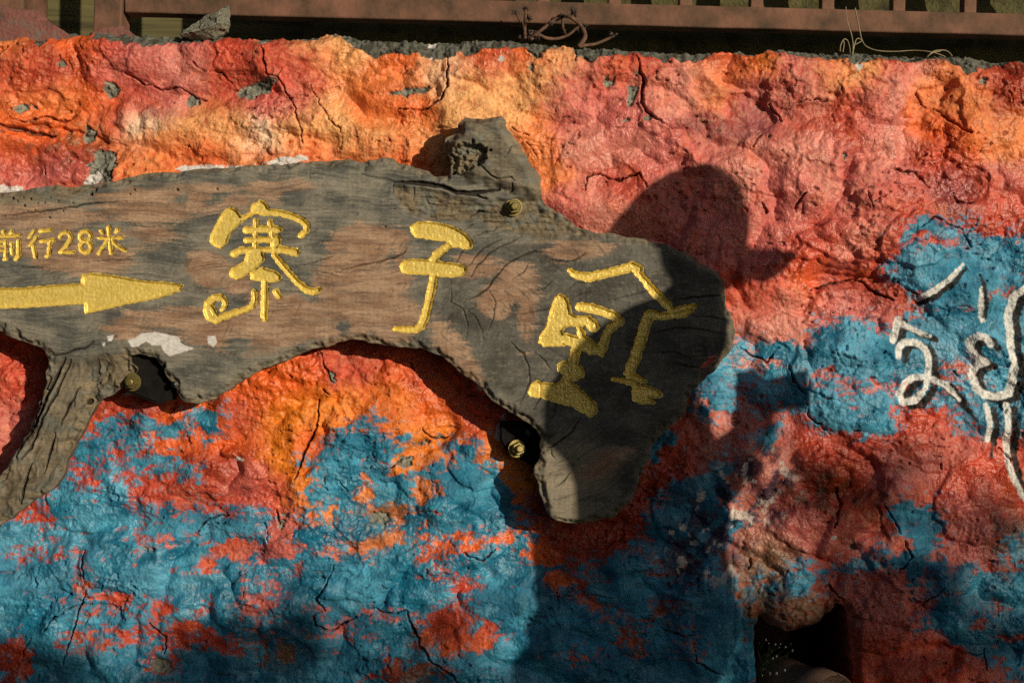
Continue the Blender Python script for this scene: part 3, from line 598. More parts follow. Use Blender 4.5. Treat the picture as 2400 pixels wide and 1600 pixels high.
GREYP = dp([(480,525,140,20,-6),(520,710,60,18,-10),(230,660,140,22),(900,470,120,60),(740,480,110,60),(640,640,50,50),(560,575,60,36),(250,560,70,14,-6),(420,455,22,14,-30),(500,455,36,16,-20),(660,455,12,20,20),(790,750,20,22),(960,560,24,16),(900,600,12,22),(690,805,70,24,-20),(545,800,40,30),(120,700,140,30),(330,640,90,14)])
WHITE = [dp(p) for p in ([(292,781),(310,777),(325,766),(355,762),(395,770),(412,775),(415,788),(446,800),(390,818),(378,810),(370,793),(350,792),(335,783),(320,795),(302,796)], [(477,772),(495,771),(500,785),(490,796),(478,790)], [(246,772),(262,768),(258,782),(248,784)], [(235,790),(242,786),(240,800)])]
W5 = lambda p: sc(p, 800, 250, 3.92)
W6 = lambda p: sc(p, 1200, 450, 3.92)
W4 = lambda p: sc(p, 0, 350, 2.851)
W7 = lambda p: sc(p, 880, 480, 4.9)
W8 = lambda p: sc(p, 1220, 580, 3.734)
WB = lambda p: sc(p, 1100, 800, 3.136)
WL = lambda p: sc(p, 0, 760, 3.267)
WCRACK = [(W5([(180,620),(470,680)]), 3), (W5([(480,690),(700,700),(930,730),(1060,790),(1240,790),(1450,765)]), 7), (W5([(1060,800),(1240,815),(1340,850)]), 4), (W5([(1225,490),(1330,600),(1430,670),(1560,655),(1600,695)]), 2.4), (W5([(1500,480),(1560,380),(1610,360)]), 1.6), (W5([(1570,690),(1575,770),(1540,790)]), 2),
 (W5([(480,690),(478,800)]), 3), (W5([(570,720),(570,800)]), 3), (W5([(670,730),(660,850)]), 3), (W5([(770,830),(800,890),(980,910)]), 2.5), (W5([(1180,1010),(1260,955),(1420,970)]), 3), (W5([(1230,1050),(1400,1060),(1560,1050)]), 2), (W5([(330,890),(480,850)]), 1.6), (W5([(860,630),(1010,580)]), 5), (W5([(1020,625),(1140,640)]), 2),
 (W5([(0,1508),(200,1450),(410,1405),(480,1390),(600,1320)]), 1.8), (W5([(1130,1140),(1200,1090),(1290,1060)]), 1.2), (W5([(1200,1200),(1300,1160),(1390,1140),(1430,1100)]), 1.2), (W5([(1160,1470),(1250,1360),(1350,1270),(1470,1225)]), 1.6), (W5([(1190,1568),(1240,1470),(1380,1330),(1500,1270),(1660,1200)]), 1.6),
 (W5([(1400,1568),(1520,1450),(1640,1380),(1780,1330),(1950,1350)]), 2.0), (W5([(1900,1410),(2050,1420),(2150,1410),(2240,1340)]), 1.4), (W7([(860,850),(870,1110),(1000,1200),(1060,1360),(1040,1540)]), 1.4), (W7([(1060,1210),(1180,1330),(1250,1560)]), 1.4), (W7([(1310,970),(1375,1130),(1370,1280),(1290,1450)]), 1.4),
 (W7([(1030,1100),(1180,1050),(1300,940),(1400,790),(1470,730)]), 2.0), (W7([(820,1350),(870,1245)]), 1.4), (W7([(680,1280),(790,1180)]), 1.2), (W7([(1370,1110),(1470,1070)]), 1.2), (W7([(920,650),(1020,500)]), 3.2), (W7([(0,680),(120,630),(240,600),(340,540)]), 2.0),
 (W6([(0,1135),(380,1070),(480,1020)]), 1.6), (W6([(0,1230),(290,1215)]), 1.4), (W6([(470,930),(600,830),(720,820)]), 1.2), (W6([(530,1000),(640,930),(800,900)]), 1.2), (W6([(870,1000),(1200,920),(1400,850)]), 1.4), (W6([(1030,1170),(1250,1110)]), 1.4), (W6([(1490,990),(1660,970),(1880,955),(1960,965)]), 2.2), (W6([(1640,1140),(1860,1150),(2030,1190)]), 1.6),
 (W6([(1280,1300),(1480,1250),(1700,1255),(1920,1300)]), 1.8), (W6([(1300,1475),(1500,1475),(1640,1530)]), 1.6), (W6([(180,930),(300,880),(380,800)]), 1.4), (W6([(0,800),(100,740),(150,650)]), 1.6), (W6([(0,1390),(90,1480),(130,1568)]), 1.4), (W6([(300,1420),(500,1530)]), 1.4), (W6([(300,600),(500,640),(600,610),(690,560)]), 1.4),
 (WB([(300,0),(400,90),(440,200),(440,310),(370,460)]), 1.6), (WB([(480,80),(560,150),(600,210)]), 1.4), (WB([(820,550),(760,660),(620,770),(550,780)]), 1.8), (WB([(600,790),(610,840),(635,875)]), 1.4), (WB([(740,960),(690,1030),(620,1080)]), 1.6), (WB([(640,450),(620,540),(580,575)]), 1.4), (WB([(1490,160),(1640,190),(1700,200)]), 2.0), (WB([(1700,200),(1760,150),(1810,115)]), 7), (WB([(520,300),(520,420),(470,500)]), 1.6), (WB([(530,1110),(580,1090)]), 1.6),
 (W4([(0,445),(200,425),(450,390),(620,360),(850,350)]), 2.2), (W4([(550,450),(760,430)]), 1.2), (W4([(530,755),(760,740),(880,735)]), 1.3), (W4([(0,770),(200,790),(330,790)]), 1.4), (W4([(1990,665),(2190,605)]), 1.4), (W4([(1940,780),(2100,760),(2230,715)]), 1.4), (W4([(1960,840),(2280,820)]), 1.8), (W4([(2070,170),(2072,190)]), 2.5), (W4([(1700,165),(2100,160)]), 1.2),
 (WL([(370,235),(480,225),(600,185),(640,190),(720,130)]), 3), (WL([(850,120),(890,90)]), 3), (WL([(500,260),(440,370),(350,560),(260,760),(180,880)]), 6), (WL([(310,560),(200,830),(120,990)]), 7), (WL([(540,270),(430,520),(330,700),(230,950),(150,1040)]), 4), (WL([(600,480),(520,620),(460,780)]), 4), (WL([(230,1060),(180,1220),(150,1380)]), 5), (WL([(420,830),(380,960),(330,1150)]), 4), (WL([(740,260),(745,400)]), 3), (WL([(810,220),(830,240)]), 3), (WL([(560,560),(560,640)]), 4),
 (WL([(1190,290),(1220,400),(1250,480)]), 4), (WL([(1250,470),(1370,450)]), 3)]
WPIT = [(W4([p])[0], r) for p, r in (((80,325),5),((110,345),3),((160,375),5),((200,330),4),((250,360),3),((295,355),3),((385,345),3),((330,455),4),((150,320),3),((230,405),3),((420,410),3),((485,358),3),((610,300),7),((635,270),5),((900,270),4),((1185,270),5),((870,300),3),((1450,265),4),((330,320),3),((180,410),2))] + \
 [((205, 942), 13), (WL([(1250, 320)])[0], 8), (W7([(115, 250)])[0], 3.4), (W7([(215, 45)])[0], 2)]

TW = lambda p: sc(p, 460, 450, 4.753)
CHARS = [  # carved, gilded marks: (name, label, filled outlines, strokes)
 ('carved_character', None, [TW(p) for p in ([(380,170),(450,200),(515,290),(500,340),(430,400),(375,460),(340,560),(270,630),(200,600),(150,550),(170,470),(230,350),(270,260),(330,200)], [(640,150),(710,85),(760,110),(810,180),(850,205),(850,255),(780,260),(700,250),(640,240),(615,220)],
   [(560,680),(640,620),(730,650),(760,720),(750,770),(640,860),(520,950),(450,975),(390,950),(365,900),(400,850),(470,820),(540,770)], [(600,900),(680,870),(740,835),(790,860),(880,880),(945,930),(940,980),(870,1005),(780,1000),(680,985),(610,970)])],
  [TW(p) for p in ([(500,300,25),(570,270,22),(625,225,28),(660,170,40)], [(840,225,32),(950,240,32),(1080,275,32),(1180,320,32),(1230,370,34),(1228,430,28),(1160,490,25)], [(663,322,26),(660,400,26),(658,620,24)], [(822,332,26),(835,420,26),(850,520,28)], [(560,425,36),(740,410,36),(900,420,36),(930,420,26)],
   [(560,540,28),(700,530,28),(850,530,33),(905,520,36),(905,560,38)], [(420,690,35),(500,650,32),(650,640,26),(800,645,24),(950,640,34),(1110,670,40)], [(880,560,46),(870,640,38)], [(870,700,30),(940,790,32),(1050,920,32),(1140,1020,34),(1230,1090,36),(1310,1110,34),(1360,1090,28)], [(765,1000,34),(760,1200,38),(758,1390,34),(765,1420,24)],
   [(888,1112,32),(922,1160,30)], [(645,1120,30),(650,1200,30),(620,1270,32),(560,1305,28),(450,1340,32),(330,1380,34),(220,1420,40),(150,1390,42),(115,1320,36),(130,1240,36),(200,1180,38),(280,1175,34),(325,1220,28),(318,1270,24),(285,1315,16)], [(165,1290,40),(215,1390,40)])]),
 ('carved_character', None, [W7(p) for p in ([(400,250),(470,205),(600,195),(750,215),(880,250),(980,300),(1060,360),(1110,420),(1110,490),(1060,510),(980,490),(900,480),(860,470),(840,430),(780,410),(650,400),(560,385),(460,370),(410,310)],
   [(290,670),(340,635),(450,625),(600,635),(650,640),(720,650),(850,665),(960,680),(1040,710),(1050,760),(1000,810),(900,825),(780,820),(720,825),(640,800),(500,795),(380,795),(310,780),(285,730)])],
  [W7(p) for p in ([(850,460,32),(770,520,40),(700,580,46),(665,640,52)], [(670,820,42),(650,950,46),(615,1100,43),(570,1280,46),(530,1380,43),(470,1430,36),(350,1430,32),(220,1425,24)])]),
 ('carved_character', None, [W8(p) for p in ([(340,405),(400,430),(430,490),(440,570),(500,610),(525,680),(400,690),(370,720),(380,760),(420,790),(380,860),(200,860),(160,830),(170,780),(230,680),(270,520),(300,440)], [(980,1250),(1050,1200),(1150,1220),(1220,1260),(1240,1300),(1200,1315),(1130,1305),(1190,1350),(1150,1370),(1050,1365),(980,1330)],
   [(320,1030),(370,995),(450,1010),(520,1020),(560,1080),(550,1130),(490,1160),(440,1150),(380,1110),(330,1080)], [(100,1190),(150,1165),(200,1185),(300,1190),(370,1170),(420,1140),(480,1200),(560,1270),(640,1340),(670,1400),(665,1450),(610,1485),(560,1450),(450,1390),(300,1350),(180,1310),(90,1300),(65,1260)])],
  [W8(p) for p in ([(430,200,18),(480,240,28),(600,260,36),(750,225,34),(880,195,36),(980,165,40),(1040,190,33)], [(1000,190,33),(1060,250,28),(1120,330,33),(1200,420,36),(1290,510,33),(1330,560,26)], [(1330,560,26),(1430,530,22),(1530,510,16)], [(1190,605,28),(1330,595,28),(1440,580,26),(1500,550,18)],
   [(1130,580,33),(1200,590,30)], [(1120,600,42),(1090,680,46),(1040,850,46),(1000,980,46),(960,1065,46)], [(930,1100,24),(1000,1130,22),(1060,1160,22),(1090,1175,12)], [(810,1150,14),(900,1165,20),(990,1180,26),(1015,1225,32)], [(510,640,38),(590,640,44),(640,690,46)], [(400,800,46),(480,820,44),(560,850,46),(620,890,46),(690,890,33),(720,880,38)], [(520,715,26),(540,790,36),(640,850,20)],
   [(520,520,36),(620,530,38),(720,560,33),(830,600,33),(880,640,28)], [(870,650,33),(800,690,36),(750,770,33),(722,850,36),(710,930,24)], [(490,890,42),(470,960,40),(460,1010,42)], [(420,1130,42),(390,1190,40)])])]
T5 = lambda p: sc(p, 0, 500, 6.03)
def ring(cx, cy, R, r, n=16):
    return [(cx + R * math.cos(2 * math.pi * i / n), cy + R * math.sin(2 * math.pi * i / n), r) for i in range(n + 1)]
CHARS += [
 ('carved_character', None, [], [T5(p) for p in ([(45,262,20),(62,298,18)], [(165,255,22),(138,292,17)], [(-110,330,20),(280,312,20)], [(80,400,20),(84,635,22),(60,650,16)], [(-70,405,16),(80,400,14)], [(-60,465,12),(70,462,12)], [(-60,530,12),(70,525,12)], [(-75,410,18),(-80,560,18),(-110,650,14)], [(165,430,22),(175,570,20)], [(262,390,24),(262,595,26),(215,650,20)])]),
 ('carved_character', None, [], [T5(p) for p in ([(480,245,18),(408,345,13)], [(515,335,18),(410,460,18)], [(475,470,24),(500,620,22)], [(570,255,21),(720,235,21)], [(575,400,20),(770,375,18)], [(705,400,26),(692,575,24),(660,608,22)])]),
 ('carved_numeral', None, [], [T5(p) for p in ([(850,330,20),(880,285,21),(930,268,22),(980,290,24),(1005,340,24),(960,430,24),(860,550,24),(940,552,20),(1040,550,19)],)]),
 ('carved_numeral', None, [], [T5(ring(1205, 325, 74, 23)), T5(ring(1210, 475, 78, 25))]),
 ('carved_character', None, [], [T5(p) for p in ([(1428,248,21),(1450,275,21)], [(1535,200,26),(1545,340,20),(1560,470,21),(1570,560,24)], [(1660,230,25),(1640,265,18)], [(1385,350,13),(1560,355,16),(1730,345,17)], [(1520,375,19),(1390,570,21)], [(1580,375,19),(1650,460,21),(1770,525,15)])]),
 ('carved_arrow', None, [W4([(-160,930),(130,928),(230,920),(330,910),(545,897),(545,842),(600,828),(750,842),(900,872),(1000,884),(1100,888),(1222,908),(1205,942),(1060,990),(850,1032),(650,1078),(570,1095),(565,1028),(300,1046),(100,1058),(-160,1058)])], [])]

def char_sd(PX, PY, polys, strokes):
    d = np.full(PX.shape, -60, f32)
    for p in polys: d = np.maximum(d, poly_sd(PX, PY, p))
    for s_ in strokes: stroke_sd(PX, PY, s_, out=d)
    return d

def build_sign():
    stp = 2.0
    gx = np.arange(-440, 1745, stp, dtype=f32); gy = np.arange(262, 1272, stp, dtype=f32)
    PX, PY = np.meshgrid(gx, gy)
    k = S * (CAMD - BD) / CAMD
    rag = 5 * perlin(PX / 45, PY / 45, 301) + 2.6 * perlin(PX / 16, PY / 16, 303)
    e = poly_sd(PX, PY, OUT)
    e_r = e + rag
    # ---- relief
    h = 0.0022 * fbm(PX / 260, PY / 160, 2, 311) + 0.0004 * fbm(PX / 60, PY / 12, 3, 313)
    # saw and sander chatter
    h += 0.00022 * perlin(PX / 7, PY / 60, 315)
    er = ss(0, 18, e_r + 9 * fbm(PX / 34, PY / 34, 3, 317) - 2)
    h -= (0.009 + 0.003 * fbm(PX / 22, PY / 12, 2, 318)) * (1 - er) ** 1.5
    grainL = fbm(PX / 90 + 0.2 * perlin(PX / 60, PY / 60, 319), PY / 9, 3, 321)
    r1 = ss(-6, 14, poly_sd(PX, PY, ROUGH1) + 6 * perlin(PX / 25, PY / 25, 323))
    h += r1 * (-0.010 + 0.0045 * fbm(PX / 70, PY / 14, 3, 325) + 0.002 * fbm(PX / 14, PY / 9, 3, 327))
    st = poly_sd(PX, PY, STUB) + 4 * perlin(PX / 25, PY / 25, 329)
    h += 0.016 * ss(-4, 26, st) + ss(-2, 6, st) * (0.004 * fbm(PX / 60, PY / 25, 3, 331))
    cv = poly_sd(PX, PY, CAVE) + 7 * fbm(PX / 16, PY / 12, 2, 333)
    h += ss(-2, 8, cv) * (-0.020 + 0.007 * fbm(PX / 14, PY / 10, 3, 335))
    lg = poly_sd(PX, PY, LEG)
    lm = ss(-6, 30, lg)
    u = PX * 0.90 + PY * 0.42; v = -PX * 0.42 + PY * 0.90          # across / along the leg
    h += lm * (-0.006 + 0.006 * fbm(u / 48 + 0.5 * fbm(PX / 60, PY / 60, 2, 337), v / 150, 4, 339) + 0.0012 * fbm(u / 10, v / 30, 2, 341))
    kn = ss(-6, 16, poly_sd(PX, PY, KNOT))
    h += kn * (-0.008 + 0.006 * fbm(PX / 26, PY / 26, 4, 343))
    tb = ss(-8, 14, poly_sd(PX, PY, TOPB))
    h += tb * (-0.003 + 0.0018 * fbm(PX / 60, PY / 12, 3, 345))
    ck = np.full(PX.shape, -30, f32)
    jx = PX + 2.5 * perlin(PX / 22, PY / 22, 351); jy = PY + 2.5 * perlin(PX / 22, PY / 22, 353)
    for pts, wd in WCRACK:
        n = len(pts)
        stroke_sd(jx, jy, [(p[0], p[1], wd * 0.8 * (0.35 if i in (0, n - 1) else 1)) for i, p in enumerate(pts)], far=-20, out=ck)
    for (x, y), r in WPIT: stroke_sd(PX, PY, [(x, y, r * 0.62), (x + 0.5, y + 0.5, r * 0.5)], far=-20, out=ck)
    kc = ss(-0.9, 0.9, ck)
    h -= kc * np.clip(0.0025 + 0.0016 * ck, 0.002, 0.02)
    h0 = h.copy()
    # ---- colours
    grey = ss(-0.5, 0.5, fbm(PX / 110, PY / 60, 3, 361))[..., None]
    C = lin(82, 82, 74) * (1 - grey) + lin(120, 114, 98) * grey
    wy = PY + 26 * perlin(PX / 320, PY / 150, 355) + 8 * perlin(PX / 90, PY / 60, 356)
    fib = perlin(PX / 330, wy / 4.2, 357) + 0.7 * perlin(PX / 160, wy / 2.6, 358) + 0.8 * perlin(PX / 260, wy / 11, 359)
    brush = fbm(PX / 30 + 0.6 * perlin(PX / 50, PY / 30, 362), PY / 11, 4, 363)
    brd = np.full(PX.shape, -60, f32)
    for q in BROWN:
        m = (np.abs(PX - q[0]) < 1.8 * max(q[2:4]) + 40) & (np.abs(PY - q[1]) < 1.8 * max(q[2:4]) + 40)
        brd[m] = np.maximum(brd[m], ell_sd(PX[m], PY[m], q))
    for q in GREYP:
        m = (np.abs(PX - q[0]) < 1.8 * max(q[2:4]) + 40) & (np.abs(PY - q[1]) < 1.8 * max(q[2:4]) + 40)
        brd[m] = np.minimum(brd[m], -ell_sd(PX[m], PY[m], q) * 1.2)
    bk = ss(-6, 7, brd + 11 * fbm(PX / 130, PY / 40, 3, 365) + 8 * fib + 9 * perlin(PX / 5, PY / 3.5, 366) + 5)[..., None]
    bt = ss(-0.5, 0.5, fbm(PX / 90, PY / 26, 3, 367))[..., None]
    BR = lin(134, 104, 80) * (1 - bt) + lin(152, 124, 98) * bt
    eg = ss(-10, 25, poly_sd(PX, PY, ENDG) + 12 * perlin(PX / 60, PY / 60, 369))
    rr = np.hypot(PX - 1130, (PY - 760) * 1.15) + 14 * perlin(PX / 80, PY / 80, 371)
    ringl = perlin(rr / 7, np.arctan2(PY - 760, PX - 1130) * 3, 373)
    EG = lin(88, 85, 75) * (1 + 0.28 * fbm(PX / 70, PY / 70, 3, 375) + 0.30 * ringl)[..., None]
    dk = ss(0.1, 0.6, fbm(PX / 120, PY / 90, 2, 377) + 0.001 * (PX - 1250))[..., None]
    EG = EG * (1 - 0.35 * dk)
    lob = ss(-30, 40, ell_sd(PX, PY, (1330, 1130, 110, 120)))[..., None]
    EG = EG * (1 - lob) + lob * lin(124, 114, 94) * (1 + 0.2 * fbm(PX / 50, PY / 50, 3, 379))[..., None]
    C = C * (1 - eg[..., None]) + EG * eg[..., None]
    C = C * (1 - bk) + BR * bk
    C *= np.array([1.16, 1.18, 1.22], f32)
    # pale scuffs of worn stain
    sc_ = (ss(0.25, 0.7, fbm(PX / 22, PY / 9, 4, 381) + 0.35 * fbm(PX / 120, PY / 90, 2, 383)) * 0.34 * (1 - bk[..., 0]))[..., None]
    C = C * (1 - sc_) + sc_ * lin(142, 132, 114)
    dkp = (ss(0.3, 0.8, fbm(PX / 110, PY / 30, 3, 385) + 0.25 * fib) * 0.4)[..., None]
    C = C * (1 - dkp) + dkp * lin(52, 54, 50)
    C *= (1 + 0.05 * brush + 0.20 * fib * (1 - 0.8 * eg) + 0.10 * perlin(PX / 4, PY / 3, 387))[..., None]
    # thin dark and pale fibres, sander hatch, growth rings on the end grain
    fd = ss(0.30, 0.55, perlin(PX / 85, wy / 3.3, 431) + 0.25 * perlin(PX / 300, wy / 30, 433)) * (1 - eg)
    fl = ss(0.34, 0.6, perlin(PX / 70, wy / 3.6, 435)) * (1 - eg) * (1 - 0.6 * bk[..., 0])
    ht = ss(0.25, 0.5, perlin((PX + 0.5 * PY) / 4.5, (PY - 0.4 * PX) / 40, 437)) * ss(0.15, 0.5, fbm(PX / 80, PY / 50, 2, 439))
    rl = ss(0.28, 0.5, ringl) * eg
    for m_, c_, k_ in ((fd, (44, 44, 40), .42), (fl, (150, 142, 124), .30), (ht, (50, 52, 50), .40), (rl, (52, 50, 44), .45)):
        q_ = (k_ * m_)[..., None]; C = C * (1 - q_) + q_ * lin(*c_)
    # raw, bark-like places
    raw = np.clip(r1 + kn + 0.75 * lm + 0.8 * tb + 0.8 * ss(-2, 6, cv) + 0.6 * ss(0, 12, st) + 0.7 * (1 - er), 0, 1)[..., None]
    RW = lin(116, 102, 78) * (1 + 0.45 * fbm(PX / 40, PY / 14, 4, 391))[..., None]
    rg = ss(0, 0.5, fbm(PX / 60, PY / 40, 3, 393))[..., None]
    RW = RW * (1 - rg) + rg * lin(108, 106, 92) * (1 + 0.25 * fbm(PX / 20, PY / 12, 3, 395))[..., None]
    C = C * (1 - 0.85 * raw) + 0.85 * raw * RW
    hol = (ss(0.2, 0.8, -fbm(u / 48 + 0.5 * fbm(PX / 60, PY / 60, 2, 337), v / 150, 4, 339)) * lm * 0.6)[..., None]
    C = C * (1 - hol) + hol * lin(62, 52, 38)
    kb = (0.9 * kc)[..., None]
    C = C * (1 - kb) + kb * lin(34, 30, 26)
    for p in WHITE:
        w = ss(-1.0, 1.0, poly_sd(PX, PY, p) + 1.6 * perlin(PX / 14, PY / 14, 397))[..., None]
        C = C * (1 - w) + w * lin(206, 202, 194)
    sm = (ss(-2, 2, stroke_sd(PX, PY, WB([(1690, 205, 4), (1740, 165, 20), (1790, 130, 20), (1812, 112, 6)])) + 3 * perlin(PX / 12, PY / 12, 399)))[..., None]
    C = C * (1 - sm) + sm * lin(206, 120, 100)
    # ---- carving under the gilding
    D = 0.0062
    for name, lab, polys, strokes in CHARS:
        pts = [q for p in polys + strokes for q in p]
        x0, x1 = min(q[0] for q in pts) - 40, max(q[0] for q in pts) + 40; y0, y1 = min(q[1] for q in pts) - 40, max(q[1] for q in pts) + 40
        i0, i1 = np.searchsorted(gx, [x0, x1]); j0, j1 = np.searchsorted(gy, [y0, y1])
        sl_ = (slice(j0, j1), slice(i0, i1))
        d = char_sd(PX[sl_], PY[sl_], polys, strokes)
        h[sl_] -= (D + 0.0016) * ss(-2.6, 3.2, d)
        gl = (ss(-3.0, 0.5, d + 1.6 * perlin(PX[sl_] / 6, PY[sl_] / 6, 401)) * 0.9)[..., None]
        C[sl_] = C[sl_] * (1 - gl) + gl * lin(170, 132, 52)
    # ---- mesh: cells inside the outline, rim pulled onto it
    keep = e_r > -0.35 * stp
    cell = keep[:-1, :-1] & keep[:-1, 1:] & keep[1:, 1:] & keep[1:, :-1]
    gyv, gxv = np.gradient(e_r, stp)
    gl_ = np.sqrt(gxv ** 2 + gyv ** 2) + 1e-6; nx, ny = gxv / gl_, gyv / gl_
    idx = np.arange(PX.size, dtype=np.int32).reshape(PX.shape)
    q = np.stack([idx[:-1, :-1], idx[1:, :-1], idx[1:, 1:], idx[:-1, 1:]], -1)[cell]
    ed = np.concatenate([q[:, [0, 1]], q[:, [1, 2]], q[:, [2, 3]], q[:, [3, 0]]])
    key = np.minimum(ed[:, 0], ed[:, 1]).astype(np.int64) * PX.size + np.maximum(ed[:, 0], ed[:, 1])
    _, inv_, cnt = np.unique(key, return_inverse=True, return_counts=True)
    rim = ed[cnt[inv_] == 1]
    used = np.unique(q); remap = np.full(PX.size, -1, np.int32); remap[used] = np.arange(len(used))
    rimv = np.zeros(PX.size, bool); rimv[np.unique(rim)] = True
    sh = np.where(rimv.reshape(PX.shape), -e_r, 0); sh = np.clip(sh, -2.2 * stp, 2.2 * stp)
    QX, QY = PX + nx * sh, PY + ny * sh
    ru = np.unique(rim); nbr = np.zeros(PX.size, f32); np.add.at(nbr, rim[:, 0], 1); np.add.at(nbr, rim[:, 1], 1)
    for _ in range(5):
        for A_ in (QX, QY, h):
            a_ = A_.ravel(); s_ = np.zeros(PX.size, f32)
            np.add.at(s_, rim[:, 0], a_[rim[:, 1]]); np.add.at(s_, rim[:, 1], a_[rim[:, 0]])
            a_[ru] = 0.4 * a_[ru] + 0.6 * s_[ru] / nbr[ru]
    def world(qx, qy, hh):
        dx, dy = (qx - 1200) * k, (800 - qy) * k
        return np.stack([dx * cr - dy * sr, -(BD + hh), ZC + dx * sr + dy * cr], -1)
    V = world(QX.ravel()[used], QY.ravel()[used], h.ravel()[used]); VC = C.reshape(-1, 3)[used]
    faces = [remap[q]]
    rv = np.unique(rim); nb = len(rv); rmap = np.full(PX.size, -1, np.int32); rmap[rv] = np.arange(nb)
    bx, by = QX.ravel()[rv], QY.ravel()[rv]; bh = h.ravel()[rv]; nxx, nyy = nx.ravel()[rv], ny.ravel()[rv]
    prev = remap[rv]; base = len(used)
    for j, (dep, ins) in enumerate(((0.006, -0.5), (0.018, 0), (0.030, 3), (0.044, 8), (0.058, 16))):
        nz_ = 3.5 * fbm(bx / 24 + j * 0.35, by / 24, 3, 411) + 1.2 * perlin(bx / 7, by / 7 + j, 413)
        ii = ins + nz_ * (0.15 + 0.25 * j)
        V = np.concatenate([V, world(bx + nxx * ii, by + nyy * ii, bh - dep)])
        c = lin(96, 82, 60)[None] * (1 + 0.45 * fbm(bx / 30, by / 30 + j * 1.7, 3, 415))[:, None]
        VC = np.concatenate([VC, c])
        cur = base + np.arange(nb)
        faces.append(np.stack([prev[rmap[rim[:, 0]]], cur[rmap[rim[:, 0]]], cur[rmap[rim[:, 1]]], prev[rmap[rim[:, 1]]]], -1))
        prev = cur; base += nb
    root = empty('wooden_sign', W(600, 600, 0.0))
    tag(root, 'weathered live-edge tree slab sign with gilded carved characters and arrow, bolted to wall', 'sign')
    F = np.concatenate(faces)
    VC = np.clip(VC, 0.006, 0.9)
    rg_ = np.full(len(V), 0.72, f32)
    V = V - np.array(root.location, f32)
    me = np_mesh('slab', V, F, VC, rg_)
    slab = link('slab', me, M['wood'], root)
    # ---- gilded marks, each its own part, lining its groove
    g2 = 1.05
    for name, lab, polys, strokes in CHARS:
        pts = [q_ for p in polys + strokes for q_ in p]
        x0, x1 = min(q_[0] for q_ in pts) - 12, max(q_[0] for q_ in pts) + 12; y0, y1 = min(q_[1] for q_ in pts) - 12, max(q_[1] for q_ in pts) + 12
        if not strokes or len(polys) > 0: x0 -= 8; x1 += 8; y0 -= 8; y1 += 8
        ax = np.arange(x0, x1, g2, dtype=f32); ay = np.arange(y0, y1, g2, dtype=f32)
        A, B = np.meshgrid(ax, ay)
        d = char_sd(A + 0.9 * perlin(A / 9, B / 9, 421), B + 0.9 * perlin(A / 9, B / 9, 423), polys, strokes)
        fx = np.clip((A - gx[0]) / stp, 0, len(gx) - 1.01); fy = np.clip((B - gy[0]) / stp, 0, len(gy) - 1.01)
        i, j = fx.astype(int), fy.astype(int); a, b = fx - i, fy - j
        hs = (h0[j, i] * (1 - a) + h0[j, i + 1] * a) * (1 - b) + (h0[j + 1, i] * (1 - a) + h0[j + 1, i + 1] * a) * b
        tex = 0.0004 * fbm(A / 7, B / 7, 2, 425) + 0.0003 * perlin(A / 30, B / 3.2, 427)
        hg = hs - D * ss(-0.6, 4.0, d) + 0.0006 + tex * ss(1.5, 5, d)
        spill = 2.2 + 1.8 * fbm(A / 12, B / 12, 2, 429)
        kp = d > -np.clip(spill, 0.6, 5)
        cl = kp[:-1, :-1] & kp[:-1, 1:] & kp[1:, 1:] & kp[1:, :-1]
        ix = np.arange(A.size, dtype=np.int32).reshape(A.shape)
        q_ = np.stack([ix[:-1, :-1], ix[1:, :-1], ix[1:, 1:], ix[:-1, 1:]], -1)[cl]
        us = np.unique(q_); rm = np.full(A.size, -1, np.int32); rm[us] = np.arange(len(us))
        vv = world(A.ravel()[us], B.ravel()[us], hg.ravel()[us]) - np.array(root.location, f32)
        link(name, np_mesh(name, vv, rm[q_]), M['gold'], root)
    return root
sign = build_sign()

def child_at(o, root):
    o.parent = root; o.matrix_parent_inverse = Matrix.Identity(4)
    o.location = Vector(o.location) - Vector(root.location)

def nut_mesh():
    bm = bmesh.new()          # hexagon nut, axis along -y, chamfered, about 24 mm across
    for r, y in ((0.0118, 0.0), (0.0128, -0.002), (0.0128, -0.010), (0.0112, -0.0125), (0.0082, -0.0125), (0.0074, -0.011)):
        pass
    prof = [(0.0118, 0.0), (0.0128, -0.002), (0.0128, -0.010), (0.0112, -0.0125), (0.0082, -0.0125), (0.0074, -0.010)]
    rings = [[bm.verts.new((r * math.cos(math.pi / 3 * i + 0.3), y, r * math.sin(math.pi / 3 * i + 0.3))) for i in range(6)] for r, y in prof]
    for a, b in zip(rings[:-1], rings[1:]):
        for i in range(6): bm.faces.new((a[i], a[(i + 1) % 6], b[(i + 1) % 6], b[i]))
    return from_bm('nut', bm)
def shank_mesh(L):
    bm = bmesh.new()
    pts = []; rad = []
    n = 14
    for i in range(n):
        pts.append((0, 0.012 - i * L / (n - 1) * 1.0, 0)); rad.append(0.0066 + (0.0005 if i % 2 else 0))
    pts.append((0, pts[-1][1] - 0.0015, 0)); rad.append(0.005)
    bm_tube(bm, pts, rad, 14)
    return from_bm('shank', bm)
def washer_mesh():
    bm = bmesh.new()
    bm_tube(bm, [(0, 0.001, 0), (0, -0.0005, 0), (0, -0.002, 0), (0, -0.0022, 0)], [0.0155, 0.0165, 0.0165, 0.0150], 24)
    return from_bm('washer', bm)
NUT, SHK, WSH = nut_mesh(), shank_mesh(0.034), washer_mesh()
for me, m in ((NUT, M['brass']), (SHK, M['brass']), (WSH, M['brass'])): me.materials.append(m)
